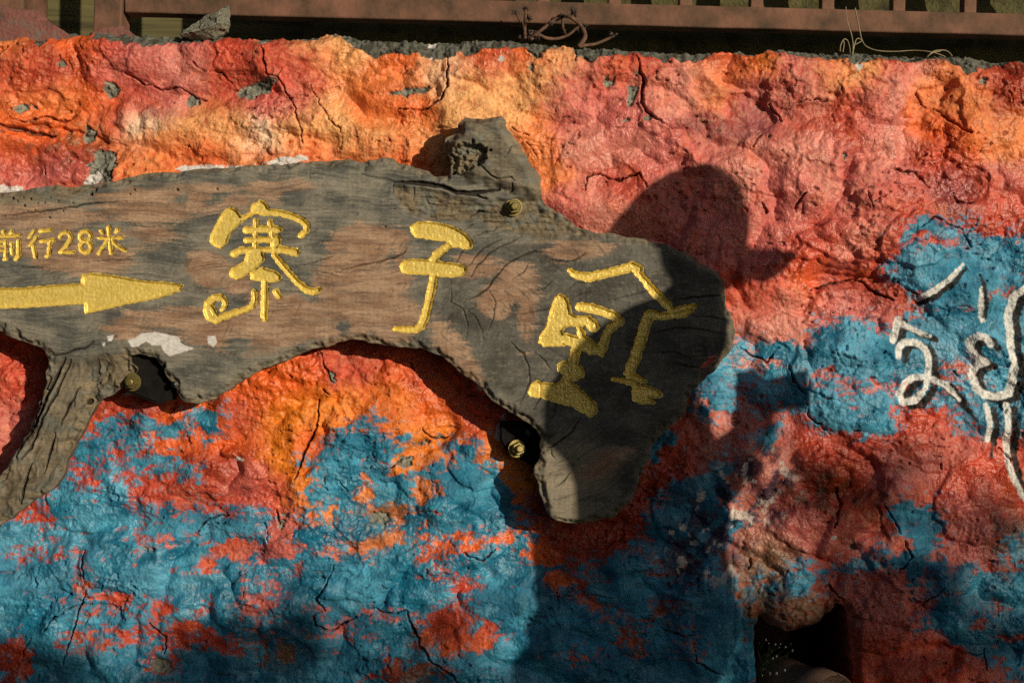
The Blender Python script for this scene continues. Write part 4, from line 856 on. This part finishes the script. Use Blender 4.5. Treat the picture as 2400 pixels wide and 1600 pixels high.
def bolt(px, py, d, rot, tilt=(0, 0)):
    b = bpy.data.objects.new('bolt', SHK); col.objects.link(b); b.parent = sign
    b.location = Vector(W(px, py, d)) - Vector(sign.location); b.rotation_euler = (tilt[0], rot, tilt[1])
    for nm, me in (('nut', NUT), ('washer', WSH)):
        c = bpy.data.objects.new(nm, me); col.objects.link(c); c.parent = b
        if nm == 'nut': c.location = (0, -0.002, 0)
bolt(1203, 486, BD - 0.006, 0.2, (0.0, 0.12)); bolt(310, 895, 0.066, 0.5); bolt(1211, 1051, 0.034, 0.9, (-0.1, 0.2))
for px, py, d in ((412, 900, BD - 0.010), (1240, 1012, 0.040)):
    bm = bmesh.new(); bm_tube(bm, [(0, 0.012, 0), (0, -0.004, 0), (0, -0.007, 0), (0, -0.0075, 0), (0, -0.006, 0)], [0.004, 0.0045, 0.0066, 0.0056, 0.003], 12)
    o = link('screw', from_bm('screw', bm), M['screw'], sign); o.location = Vector(W(px, py, d)) - Vector(sign.location)
def shade_bracket(pts, d, name='shade_bracket'):
    bm = bmesh.new()
    f0 = [bm.verts.new(Vector(W(x, y, d)) - Vector(sign.location)) for x, y in pts]
    f1 = [bm.verts.new(Vector(W(x, y, 0.012)) - Vector(sign.location)) for x, y in pts]
    bm.faces.new(f0)
    for i in range(len(pts)): bm.faces.new((f0[i], f1[i], f1[(i + 1) % len(pts)], f0[(i + 1) % len(pts)]))
    bmesh.ops.bevel(bm, geom=[e for e in bm.edges if e.verts[0] in f0 and e.verts[1] in f0], offset=0.003, segments=2, affect='EDGES')
    link(name, from_bm(name, bm), M['bracket_shade'], sign, smooth=False)
shade_bracket([(285,840),(300,825),(350,820),(385,850),(410,900),(415,935),(370,945),(325,930),(300,915)], 0.06)  # added plate; its black stands for the slab's shade in the notch
shade_bracket([(1172,985),(1230,985),(1275,1010),(1275,1090),(1258,1105),(1228,1075),(1185,1055),(1172,1030)], 0.030)

# ------------------------------------------------------------------ fence standing on the wall
FD = -0.08
def wx(px, d=FD): return W(px, 40, d)[0]
def wz(px, py, d=FD): return W(px, py, d)[2]
def bumpy_box(name, x0, x1, y0, y1, z0, z1, mat, parent, bev=0.004, n=0, amp=0.0, seed=0):
    bm = bmesh.new(); bm_box(bm, x0, x1, y0, y1, z0, z1, bev)
    if n:
        bmesh.ops.subdivide_edges(bm, edges=[e for e in bm.edges if e.calc_length() > 0.05], cuts=n, use_grid_fill=True)
        from mathutils import noise as mn
        for v in bm.verts: v.co += Vector((mn.noise(v.co * 9 + Vector((seed, 0, 0))), mn.noise(v.co * 9 + Vector((0, seed, 4))), mn.noise(v.co * 9 + Vector((0, 9, seed))))) * amp
    o = link(name, from_bm(name, bm), mat, parent, smooth=False)
    for p in o.data.polygons: p.use_smooth = True
    m = o.modifiers.new('wn', 'WEIGHTED_NORMAL')
    return o
fence = empty('fence', (0, 0.08, 1.6))
tag(fence, 'faded brick-red painted railing with square balusters standing on top of the wall', 'fence')
FL = Vector(fence.location)
def fbox(name, x0, x1, y0, y1, z0, z1, mat, **k):
    return bumpy_box(name, x0 - FL.x, x1 - FL.x, y0 - FL.y, y1 - FL.y, z0 - FL.z, z1 - FL.z, mat, fence, **k)
rz0 = wz(1200, 53); rz1 = rz0 + 0.043
fbox('rail', wx(288) + 0.001, wx(2400) + 1.4, 0.082, 0.124, rz0, rz1, M['rail'], bev=0.004, n=24, amp=0.002, seed=3)
for px in (222, 2400 + 1500):
    fbox('post', wx(px), wx(px + 66), 0.072, 0.134, 1.55, 2.56, M['rail'], bev=0.004, n=10, amp=0.0022, seed=px)
fbox('post', wx(-130), wx(62), 0.06, 0.20, 1.5, 2.56, M['rail'], bev=0.006, n=10, amp=0.003, seed=8)
fbox('top_rail', wx(62) + 0.001, wx(2400) + 1.4, 0.084, 0.126, 2.42, 2.47, M['rail'], bev=0.004, n=20, amp=0.002, seed=5)
b0 = None
for i in range(-8, 14):
    cx = wx(1775 + 167.3 * i)
    if cx < wx(330): continue
    if b0 is None:
        b0 = fbox('baluster', cx - 0.0125, cx + 0.0125, 0.088, 0.118, rz1 - 0.002, 2.425, M['rail'], bev=0.003, n=6, amp=0.0012, seed=2); bx0 = cx
    else:
        b = b0.copy(); col.objects.link(b); b.parent = fence; b.location.x = b0.location.x + (cx - bx0)
def mortar(pts, y0, y1, seed):
    bm = bmesh.new()
    from mathutils import noise as mn
    a = [bm.verts.new(Vector(W(x, y, -y0)) - FL) for x, y in pts]; b = [bm.verts.new(Vector(W(x, y, -y1)) - FL) for x, y in pts]
    bm.faces.new(a); bm.faces.new(b[::-1])
    for i in range(len(pts)): bm.faces.new((a[i], b[i], b[(i + 1) % len(pts)], a[(i + 1) % len(pts)]))
    bmesh.ops.triangulate(bm, faces=bm.faces[:])
    bmesh.ops.subdivide_edges(bm, edges=bm.edges[:], cuts=7, use_grid_fill=True)
    for v in bm.verts: v.co += mn.noise_vector(v.co * 60 + Vector((seed, 0, 0))) * 0.0022 + mn.noise_vector(v.co * 18) * 0.003
    link('mortar_base', from_bm('mortar_base', bm), M['mortar'], fence)
mortar([(-160,110),(-160,5),(0,12),(30,22),(80,24),(105,42),(140,68),(175,92),(175,110)], 0.018, 0.22, 1)
mortar([(200,110),(215,76),(240,66),(288,62),(298,70),(325,92),(330,110)], 0.045, 0.15, 5)

# planks of the shed wall behind
shed = empty('plank_wall', (wx(300), 0.52, 1.5))
tag(shed, 'olive weathered horizontal planks of a shed wall behind the railing', 'wall', kind='thing')
zz = 1.40
for i in range(9):
    hgt = 0.085 + 0.05 * ((i * 37) % 10) / 10
    bumpy_box('plank', -1.6, 0.75, 0.0 + 0.006 * ((i * 7) % 3), 0.05, zz - 1.5, zz - 1.5 + hgt - 0.005, M['plank'], shed, bev=0.003, n=10, amp=0.0012, seed=i)
    zz += hgt
# earth bank close behind the railing
bm = bmesh.new()
x0, x1 = wx(712, -0.185), 3.2
nx_, nz_ = 160, 50
gv = [[bm.verts.new((x0 + (x1 - x0) * i / nx_, 0.187 + 0.06 * max(0, j / nz_ - 0.35), 1.46 + 0.62 * j / nz_)) for i in range(nx_ + 1)] for j in range(nz_ + 1)]
gt = [[bm.verts.new((x0 + (x1 - x0) * i / nx_, 0.187 + 0.039 + 0.14 * (j + 1), 2.08 + 0.02 * j)) for i in range(nx_ + 1)] for j in range(5)]
allr = gv + gt
for a, b in zip(allr[:-1], allr[1:]):
    for i in range(nx_): bm.faces.new((a[i], a[i + 1], b[i + 1], b[i]))
side = [r[0] for r in allr]; sb = [bm.verts.new((x0 + 0.004, 0.93, v.co.z)) for v in side]
for i in range(len(side) - 1): bm.faces.new((side[i], side[i + 1], sb[i + 1], sb[i]))
from mathutils import noise as mn
for v in bm.verts: v.co += Vector((0, mn.noise(v.co * 22) * 0.010 + mn.noise(v.co * 70) * 0.005, mn.noise(v.co * 20 + Vector((3, 3, 3))) * 0.008))
bank = link('earth_bank', from_bm('earth_bank', bm), M['moss']); tag(bank, None, None, kind='structure')
bm = bmesh.new(); bm_box(bm, -40, 40, 0.27, 40, -0.5, 1.44)
ter = link('terrace', from_bm('terrace', bm), M['dark'], smooth=False); tag(ter, None, None, kind='structure')

# ------------------------------------------------------------------ cement chunk on the wall top
bm = bmesh.new()
cp = sc([(200,372),(240,320),(380,240),(450,180),(560,140),(640,95),(706,66),(716,150),(710,260),(700,330),(560,420),(300,430)], 380, 0, 4.523)
fr = [bm.verts.new(Vector(W(x, y, 0.005 - 0.03 * ((i * 5) % 4) / 4)) ) for i, (x, y) in enumerate(cp)]
bk_ = [bm.verts.new(Vector(W(x, y + 3, -0.07)) ) for x, y in cp]
ctr = bm.verts.new(W(380 + 600 / 4.523, 250 / 4.523, 0.022)); ctr2 = bm.verts.new(W(380 + 430 / 4.523, 320 / 4.523, 0.02))
cb = bm.verts.new(W(380 + 520 / 4.523, 300 / 4.523, -0.08))
n = len(fr)
for i in range(n):
    j = (i + 1) % n
    bm.faces.new((fr[i], fr[j], ctr2 if i in (0, 1, 2, 10, 11) else ctr)); bm.faces.new((bk_[i], cb, bk_[j])); bm.faces.new((fr[i], bk_[i], bk_[j], fr[j]))
bm.faces.new((ctr, ctr2, fr[3])); bm.faces.new((ctr2, ctr, fr[10]))
bmesh.ops.triangulate(bm, faces=bm.faces[:])
bmesh.ops.subdivide_edges(bm, edges=bm.edges[:], cuts=6, use_grid_fill=True)
for v in bm.verts: v.co += mn.noise_vector(v.co * 140) * 0.0028 + mn.noise_vector(v.co * 45) * 0.0025
ch = link('cement_chunk', from_bm('cement_chunk', bm), M['cement'], smooth=False)
tag(ch, 'jagged grey wedge of broken cement sticking up from the wall top', 'cement chunk')

# ------------------------------------------------------------------ withered plant and grass on the wall top
def curve_obj(name, paths, mat, parent, base, seg=7):
    bm = bmesh.new()
    for pts, r0, r1 in paths:
        P_ = [Vector(p) for p in pts]; out = []
        for i in range(len(P_) - 1):
            a, b, c, d = P_[max(i - 1, 0)], P_[i], P_[i + 1], P_[min(i + 2, len(P_) - 1)]
            for k_ in range(5):
                t = k_ / 5
                out.append(0.5 * ((2 * b) + (c - a) * t + (2 * a - 5 * b + 4 * c - d) * t * t + (3 * b - a - 3 * c + d) * t ** 3))
        out.append(P_[-1]); m_ = len(out)
        bm_tube(bm, [p - Vector(base) for p in out], [r0 + (r1 - r0) * i / (m_ - 1) for i in range(m_)], seg)
    return link(name, from_bm(name, bm), mat, parent)
ZP = lambda pts, d=-0.03: [W(1150 + x / 4.276, y / 4.276, d + 0.012 * math.sin(x * 0.013 + y * 0.02)) for x, y in pts]
pb = W(1240, 95, -0.03)
plant = empty('withered_plant', pb); tag(plant, 'withered brown succulent with looping bare stems on the wall top', 'plant')
for pts, r0, r1 in (([(350,400),(340,290),(345,200),(352,130),(347,90)], .0042, .002), ([(400,400),(470,350),(560,385),(680,388),(790,345),(870,275),(900,245)], .0036, .0026), ([(380,400),(500,310),(590,240),(640,205),(720,165),(790,170),(850,210),(900,260),(940,330),(940,390),(880,470)], .0032, .0048),
        ([(720,190),(725,280),(750,345)], .003, .002), ([(890,470),(960,455),(1060,440),(1200,380),(1235,360)], .0036, .0026), ([(290,220),(270,160),(245,130)], .002, .002), ([(340,320),(310,210),(290,220)], .002, .002), ([(400,390),(450,360),(430,320),(380,310)], .004, .002), ([(330,400),(300,385),(275,390)], .003, .002)):
    curve_obj('stem', [(ZP(pts), r0, r1)], M['stem'], plant, pb)
rnd = random.Random(5)
def rosette(c, size, n=13):
    bm = bmesh.new()
    for i in range(n):
        th = rnd.uniform(0, 6.28); ph = rnd.uniform(-0.6, 1.2)
        d = Vector((math.cos(th) * math.cos(ph), math.sin(th) * math.cos(ph), math.sin(ph))); s_ = d.cross(Vector((0.2, 0.5, 1))).normalized(); u_ = d.cross(s_)
        L = size * rnd.uniform(0.7, 1.2); w_ = L * 0.28
        ps = [Vector((0, 0, 0)), d * L * 0.45 + s_ * w_, d * L + u_ * L * 0.25, d * L * 0.45 - s_ * w_, d * L * 0.45 + u_ * w_ * 0.7]
        vs_ = [bm.verts.new(p) for p in ps]
        for f_ in ((0, 1, 4), (1, 2, 4), (2, 3, 4), (3, 0, 4), (0, 3, 2, 1)): bm.faces.new([vs_[q] for q in f_])
    o = link('rosette', from_bm('rosette', bm), M['rosette'], plant); o.location = Vector(c) - Vector(pb); return o
for x, y, s_ in ((240,135,.009),(350,90,.010),(375,188,.012),(835,130,.012),(725,175,.012),(650,190,.010),(615,215,.009),(950,262,.009),(870,312,.008),(1230,358,.013),(370,340,.014),(430,345,.012),(300,378,.010),(460,380,.010),(730,320,.008),(690,185,.009),(840,150,.008),(600,245,.007),(400,370,.012)):
    rosette(ZP([(x, y)])[0], s_ * 0.9)
ZG = lambda pts, d=0.0: [W(1650 + x / 3.136, y / 3.136, d + 0.006 * math.sin(x * 0.02)) for x, y in pts]
gb = W(1998, 122, 0.0)
gr = empty('dry_grass_tuft', gb); tag(gr, 'few pale dry grass stalks rising and trailing along the wall top', 'grass')
for pts in ([(1095,395),(1095,330),(1085,260),(1055,160),(1042,50)], [(1090,400),(1120,290),(1160,300),(1110,330)], [(1110,60),(1130,150),(1145,230),(1160,290),(1190,340),(1270,372),(1400,380),(1550,372),(1680,385),(1775,418)], [(1000,380),(1005,330),(1030,290),(1055,300),(1070,345),(1075,390)], [(1020,385),(1030,320),(1022,300)], [(1650,410),(1690,378),(1760,370),(1800,385),(1825,415)], [(1640,420),(1680,390),(1740,378)]):
    curve_obj('stalk', [(ZG(pts), .0013, .0008)], M['grass'], gr, gb, 5)

# ------------------------------------------------------------------ drain pipe and weed in the hole
a = Vector(W(1780, 1570, -0.16)); b = Vector(W(1950, 1645, 0.04)); ax = (b - a).normalized()
bm = bmesh.new()
bm_tube(bm, [a, a.lerp(b, .5), b - ax * .05, b - ax * .05, b - ax * .045, b, b, b - ax * .004, b - ax * .08, b - ax * 0.12], [.046, .046, .046, .050, .054, .054, .050, .042, .040, .04], 40)
pipe = link('drain_pipe', from_bm('drain_pipe', bm), M['pipe']); tag(pipe, 'brown clay drain pipe sloping out of the dark hole in the wall', 'pipe')
wb = Vector(W(1785, 1560, -0.03))
weed = empty('weed', wb); tag(weed, 'wispy weed with tiny white buds growing at the drain hole', 'weed')
rnd = random.Random(11)
for (x, y) in [(690,935),(740,980),(900,930),(925,1020),(850,1100),(705,1100),(655,1130),(615,1335),(705,1335),(820,1290),(510,1365),(560,870),(600,920),(470,925),(540,1080),(760,930),(640,1040),(830,970),(520,1280),(575,1160)]:
    e_ = Vector(W(1700 + x / 5.88, 1350 + y / 5.88, -0.02 + rnd.uniform(-.02, .03)))
    mid = wb.lerp(e_, .5) + Vector((rnd.uniform(-.008, .008), rnd.uniform(-.01, .01), rnd.uniform(0, .012)))
    curve_obj('stalk', [([wb, mid, e_], .0011, .0006)], M['weed'], weed, wb, 5)
    bm = bmesh.new(); bmesh.ops.create_icosphere(bm, subdivisions=1, radius=rnd.uniform(.0014, .0026))
    for v in bm.verts: v.co.z *= 1.4
    o = link('bud', from_bm('bud', bm), M['bud'] if rnd.random() < .7 else M['weed'], weed); o.location = e_ - wb

# ------------------------------------------------------------------ bystander whose shadow falls on the wall
s3 = Vector(SUN); sh_ = math.hypot(SUN[0], SUN[1])
nN = Vector((SUN[0] / sh_, SUN[1] / sh_, 0)); fF = Vector((-nN.y, nN.x, 0))
Cc_ = Vector(W(1480, 1000)) + s3 * 1.0
def PP(px, py, lat=0.0):
    w_ = Vector(W(px, py)); t = (Cc_ - w_).dot(nN) / sh_
    return w_ + s3 * t + nN * lat
K_ = S / (fF.x - SUN[0] / SUN[1] * fF.y)       # metres along the facing direction per shadow pixel
K_ = S * 0.75
def loft(bm, rows, seg=28):
    rings = []
    for py, xb, xf, hw in rows:
        c = PP((xb + xf) / 2, py); a_ = (xf - xb) / 2 * K_
        rings.append([bm.verts.new(c + fF * (a_ * math.cos(2 * math.pi * k / seg)) + nN * (hw * math.sin(2 * math.pi * k / seg))) for k in range(seg)])
    for r0, r1 in zip(rings[:-1], rings[1:]):
        for k in range(seg): bm.faces.new((r0[k], r0[(k + 1) % seg], r1[(k + 1) % seg], r1[k]))
    bm.faces.new(rings[0]); bm.faces.new(rings[-1])
bm = bmesh.new()
loft(bm, [(660,1480,1590,.056),(700,1465,1592,.056),(735,1420,1598,.085),(775,1330,1600,.15),(820,1262,1600,.19),(880,1205,1590,.205),(940,1175,1570,.20),(1020,1172,1575,.19),(1070,1225,1600,.175),(1130,1247,1620,.165),(1220,1254,1695,.16),(1300,1257,1708,.162),(1400,1243,1714,.168),(1490,1222,1714,.172),(1520,1206,1714,.176),(1580,1210,1700,.178),(1660,1240,1660,.172),(1690,1280,1620,.15)])
loft(bm, [(712,1500,1600,.03),(692,1490,1712,.045),(670,1462,1736,.058),(645,1447,1742,.066),(610,1440,1744,.073),(560,1438,1748,.077),(510,1440,1742,.078),(465,1470,1720,.075),(432,1520,1684,.062),(414,1565,1645,.036)])
# nose, ears
bm_tube(bm, [PP(1738, 605), PP(1752, 635), PP(1744, 645)], [.008, .012, .008], 10)
for l in (-.077, .077): bm_tube(bm, [PP(1575, 570, l), PP(1570, 590, l * 1.08), PP(1580, 620, l)], [.006, .014, .006], 8)
# arms
for l, sho, elb, hand in ((-.19, (1400, 840), (1640, 1195), (1752, 1040)), (.19, (1400, 840), (1560, 1180), (1745, 1045))):
    A0, A1, A2 = PP(*sho, l), PP(*elb, l * 1.12), PP(*hand, l * 0.42)
    bm_tube(bm, [A0, A0.lerp(A1, .5), A1], [.058, .052, .044], 16)
    bm_tube(bm, [A1, A1.lerp(A2, .35), A2], [.044, .043, .029], 16)
    sg = 1 if l > 0 else -1
    pal = PP(1768, 955, l * 0.42)
    bm_tube(bm, [A2, A2.lerp(pal, .5), pal], [.029, .036, .030], 14)
    for i in range(4):
        base = PP(1762 + 6 * i, 985 - 22 * i, l * 0.42); k1 = PP(1800, 985 - 21 * i, l * 0.44); k2 = PP(1822, 982 - 20 * i, l * 0.30); tip = PP(1818, 980 - 20 * i, l * 0.14)
        bm_tube(bm, [base, k1, k2, tip], [.0105, .0100, .0095, .0080], 10)
    bm_tube(bm, [PP(1745, 985, l * 0.40), PP(1735, 945, l * 0.40), PP(1738, 915, l * 0.28)], [.012, .0115, .0095], 10)
# legs and feet
for l in (-.088, .088):
    bm_tube(bm, [PP(1440, 1600, l), PP(1440, 1760, l), PP(1445, 1930, l), PP(1425, 2080, l), PP(1420, 2300, l), PP(1420, 2480, l)], [.088, .078, .060, .060, .052, .050], 18)
    ft = PP(1420, 2515, l)
    bm_tube(bm, [ft - fF * .06, ft, ft + fF * .10, ft + fF * .18], [.036, .045, .042, .030], 14)
for v in bm.verts:
    if v.co.z < 0.003: v.co.z = 0.003
bmesh.ops.recalc_face_normals(bm, faces=bm.faces)
tmp = bpy.data.meshes.new('tmp'); bm.to_mesh(tmp); bm.free()
to = bpy.data.objects.new('tmp', tmp); col.objects.link(to)
md = to.modifiers.new('r', 'REMESH'); md.mode = 'VOXEL'; md.voxel_size = 0.0062
md2 = to.modifiers.new('s', 'SMOOTH'); md2.iterations = 4; md2.factor = 0.5
dg = bpy.context.evaluated_depsgraph_get()
bme = bpy.data.meshes.new_from_object(to.evaluated_get(dg))
bpy.data.objects.remove(to)
pers = bpy.data.objects.new('person', bme); col.objects.link(pers)
bme.materials.clear()
for m_ in ('skin', 'shirt', 'trousers', 'hair', 'black'): bme.materials.append(M[m_])
nP = len(bme.polygons); cen = np.empty(nP * 3, f32); bme.polygons.foreach_get('center', cen); cen = cen.reshape(-1, 3)
rel = cen - np.array(Cc_, f32); uf = rel @ np.array(fF, f32); zc_ = cen[:, 2]
zn = PP(1530, 725).z; zh = PP(1450, 1560).z; zw = PP(1640, 1120).z
hand_u = (np.array(PP(1700, 1010), f32) - np.array(Cc_, f32)) @ np.array(fF, f32)
mi = np.where(zc_ > zn, 0, np.where(zc_ > zh, 1, 2))
mi = np.where((zc_ > zn) & (uf < (np.array(PP(1560, 600), f32) - np.array(Cc_, f32)) @ np.array(fF, f32)) & (zc_ > PP(1480, 668).z), 3, mi)
mi = np.where((uf > hand_u) & (zc_ < zn) & (zc_ > PP(1700, 1080).z), 0, mi)
mi = np.where(zc_ < 0.075, 4, mi)
bme.polygons.foreach_set('material_index', mi.astype(np.int32)); bme.polygons.foreach_set('use_smooth', np.ones(nP, bool))
tag(pers, 'person in cap and dark shirt standing sideways holding a camera at chest height', 'person')
bm = bmesh.new()
loft(bm, [(585,1432,1752,.083),(560,1430,1754,.085),(510,1432,1750,.086),(465,1460,1730,.083),(430,1508,1694,.070),(408,1556,1656,.048),(398,1595,1625,.014)])
capo = link('cap', from_bm('cap', bm), M['cap'], pers)
bm = bmesh.new()
top_, bot_ = [], []
for i in range(13):
    th = -1.25 + 2.5 * i / 12
    row_t, row_b = [], []
    for j in range(5):
        r_ = j / 4
        lat = math.sin(th) * (.080 + .004 * r_); out_ = 1690 + 58 * math.cos(th) + r_ * 98 * max(0, math.cos(th)) ** .35
        dr = 572 + 30 * r_ * math.cos(th) + 62 * abs(lat / .084) ** 2
        p = PP(out_, dr, lat)
        row_t.append(bm.verts.new(p)); row_b.append(bm.verts.new(p - Vector((0, 0, .004))))
    top_.append(row_t); bot_.append(row_b)
for a_, b_ in zip(range(12), range(1, 13)):
    for j in range(4):
        bm.faces.new((top_[a_][j], top_[a_][j + 1], top_[b_][j + 1], top_[b_][j])); bm.faces.new((bot_[a_][j], bot_[b_][j], bot_[b_][j + 1], bot_[a_][j + 1]))
    bm.faces.new((top_[a_][4], bot_[a_][4], bot_[b_][4], top_[b_][4]))
link('brim', from_bm('brim', bm), M['cap'], capo)
for l in (-.030, .030):
    bm = bmesh.new(); bmesh.ops.create_uvsphere(bm, u_segments=12, v_segments=8, radius=.011)
    o = link('eye', from_bm('eye', bm), M['bud'], pers); o.location = PP(1730, 606, l)
bm = bmesh.new(); bm_tube(bm, [PP(1728, 664, -.02), PP(1737, 664, 0), PP(1728, 664, .02)], [.003, .005, .003], 8)
link('mouth', from_bm('mouth', bm), M['skin'], pers)
# the camera in the hands
cb_ = PP(1770, 930)
kam = empty('photo_camera', cb_); tag(kam, 'black digital camera with short lens held by the person', 'camera')
rotm = Matrix((fF, nN, Vector((0, 0, 1)))).transposed()
def kpart(name, fn, mat):
    bm = bmesh.new(); fn(bm)
    o = link(name, from_bm(name, bm), mat, kam, smooth=False); o.rotation_euler = rotm.to_euler(); return o
kpart('body', lambda b: bm_box(b, -.020, .016, -.064, .064, -.045, .036, .006), M['black'])
kpart('viewfinder', lambda b: bm_box(b, -.022, .014, -.022, .022, .0365, .050, .004), M['black'])
kpart('lens', lambda b: bm_tube(b, [(.0165, 0, 0), (.05, 0, .002), (.05, 0, .002), (.072, 0, .003), (.072, 0, .003), (.068, 0, .003)], [.031, .031, .034, .034, .029, .026], 28), M['black'])

# ------------------------------------------------------------------ shrubs towards the sun; their sprays dapple the wall
def shrub(name, label, blobs, Y, seed):
    rg_ = np.random.RandomState(seed)
    pts = [(Vector(W(x, y)) + s3 * (Y + rg_.uniform(-.5, .5)), r * S, den) for x, y, r, den in blobs]
    bx_ = sum(p.x for p, r, d in pts) / len(pts); by_ = sum(p.y for p, r, d in pts) / len(pts)
    root = empty(name, (bx_, by_, 0)); tag(root, label, 'shrub', 'shrubs in front of the wall')
    R = Vector((bx_, by_, 0))
    V, F = [], []
    for c, r, den in pts:
        n_ = int(den * r * r * 13000)
        for k in range(n_):
            d = rg_.normal(size=3) * np.array([.62, .62, .55]) * r
            p = np.array(c - R) + d
            a_ = rg_.normal(size=3); a_ /= np.linalg.norm(a_); b_ = np.cross(a_, rg_.normal(size=3)); b_ /= np.linalg.norm(b_)
            L = rg_.uniform(.035, .06); w_ = L * .42; i0 = len(V)
            V += [p, p + a_ * L * .5 + b_ * w_, p + a_ * L, p + a_ * L * .5 - b_ * w_]; F.append((i0, i0 + 1, i0 + 2, i0 + 3))
    # the body of the bush below the sprays
    xs_ = [p.x for p, r, d in pts]; zmin = min(p.z - r for p, r, d in pts)
    for k in range(2600):
        p = np.array([rg_.uniform(min(xs_) - .2, max(xs_) + .2) - bx_, rg_.normal() * .35, rg_.uniform(.15, max(.4, zmin - .12))])
        a_ = rg_.normal(size=3); a_ /= np.linalg.norm(a_); b_ = np.cross(a_, rg_.normal(size=3)); b_ /= np.linalg.norm(b_)
        L = rg_.uniform(.045, .075); w_ = L * .42; i0 = len(V)
        V += [p, p + a_ * L * .5 + b_ * w_, p + a_ * L, p + a_ * L * .5 - b_ * w_]; F.append((i0, i0 + 1, i0 + 2, i0 + 3))
    link('crown', np_mesh('crown', np.array(V, f32), np.array(F, np.int32)), M['leaf'], root)
    bm = bmesh.new()
    for c, r, den in pts:
        e_ = c - R; s_ = Vector((e_.x * .35, e_.y * .3, 0))
        bm_tube(bm, [s_, s_.lerp(e_, .5) + Vector((.05, 0, -.05)), e_], [.018, .011, .004], 7)
    link('trunk', from_bm('trunk', bm), M['bark'], root)
shrub('leafy_shrub', 'low leafy green shrub with short sprays, facing the wall', [(560,1560,120,1.2),(455,1590,90,1.2),(680,1525,90,1.1),(965,1580,110,1.1),(20,1560,80,1),(140,1610,80,1),(800,1720,90,1),(300,1730,90,1),(1120,1720,100,1)], 5.0, 3)
shrub('leafy_shrub', 'taller loose green shrub with long thin sprays, facing the wall', [(1900,1140,80,.8),(1990,1170,90,.9),(2090,1120,60,.5),(1960,1340,60,.6),(2050,1400,100,.9),(2000,1490,100,1.0),(2150,1400,80,.8),(2250,1330,80,.6),(2320,1440,100,.8),(2200,1220,60,.5),(2330,1230,60,.7),(2110,1530,90,.8),(1750,1460,70,.8),(1850,1500,100,.9),(2390,1560,110,.9),(1800,1620,110,1),(2100,1650,120,1)], 5.2, 4)

# ------------------------------------------------------------------ hedge behind the viewer, added to block sky light on the left
hd = empty('sky_block_hedge', (-4.2, -5.6, 0)); tag(hd, 'tall clipped dark green hedge, unseen, added to hold back sky light', 'sky_block_hedge')
bm = bmesh.new(); bm_box(bm, -4.6, 4.6, -0.32, 0.32, 0.1, 3.3, 0.1)
link('branch_core', from_bm('branch_core', bm), M['bark'], hd)
rg_ = np.random.RandomState(9); n_ = 9000
pos = np.stack([rg_.uniform(-4.75, 4.75, n_), np.where(rg_.rand(n_) < .8, .42, -.42) * rg_.uniform(.75, 1.1, n_), rg_.uniform(.05, 3.45, n_)], -1)
tp = rg_.rand(n_) < .2; pos[tp, 2] = rg_.uniform(3.3, 3.5, tp.sum()); pos[tp, 1] = rg_.uniform(-.42, .42, tp.sum())
a_ = rg_.normal(size=(n_, 3)); a_ /= np.linalg.norm(a_, axis=1)[:, None]
b_ = np.cross(a_, rg_.normal(size=(n_, 3))); b_ /= np.linalg.norm(b_, axis=1)[:, None]
L_ = rg_.uniform(.07, .12, n_)[:, None]
V = np.stack([pos, pos + a_ * L_ * .5 + b_ * L_ * .4, pos + a_ * L_, pos + a_ * L_ * .5 - b_ * L_ * .4], 1).reshape(-1, 3)
fo = link('foliage', np_mesh('foliage', V, np.arange(n_ * 4, dtype=np.int32).reshape(-1, 4)), M['leaf'], hd)
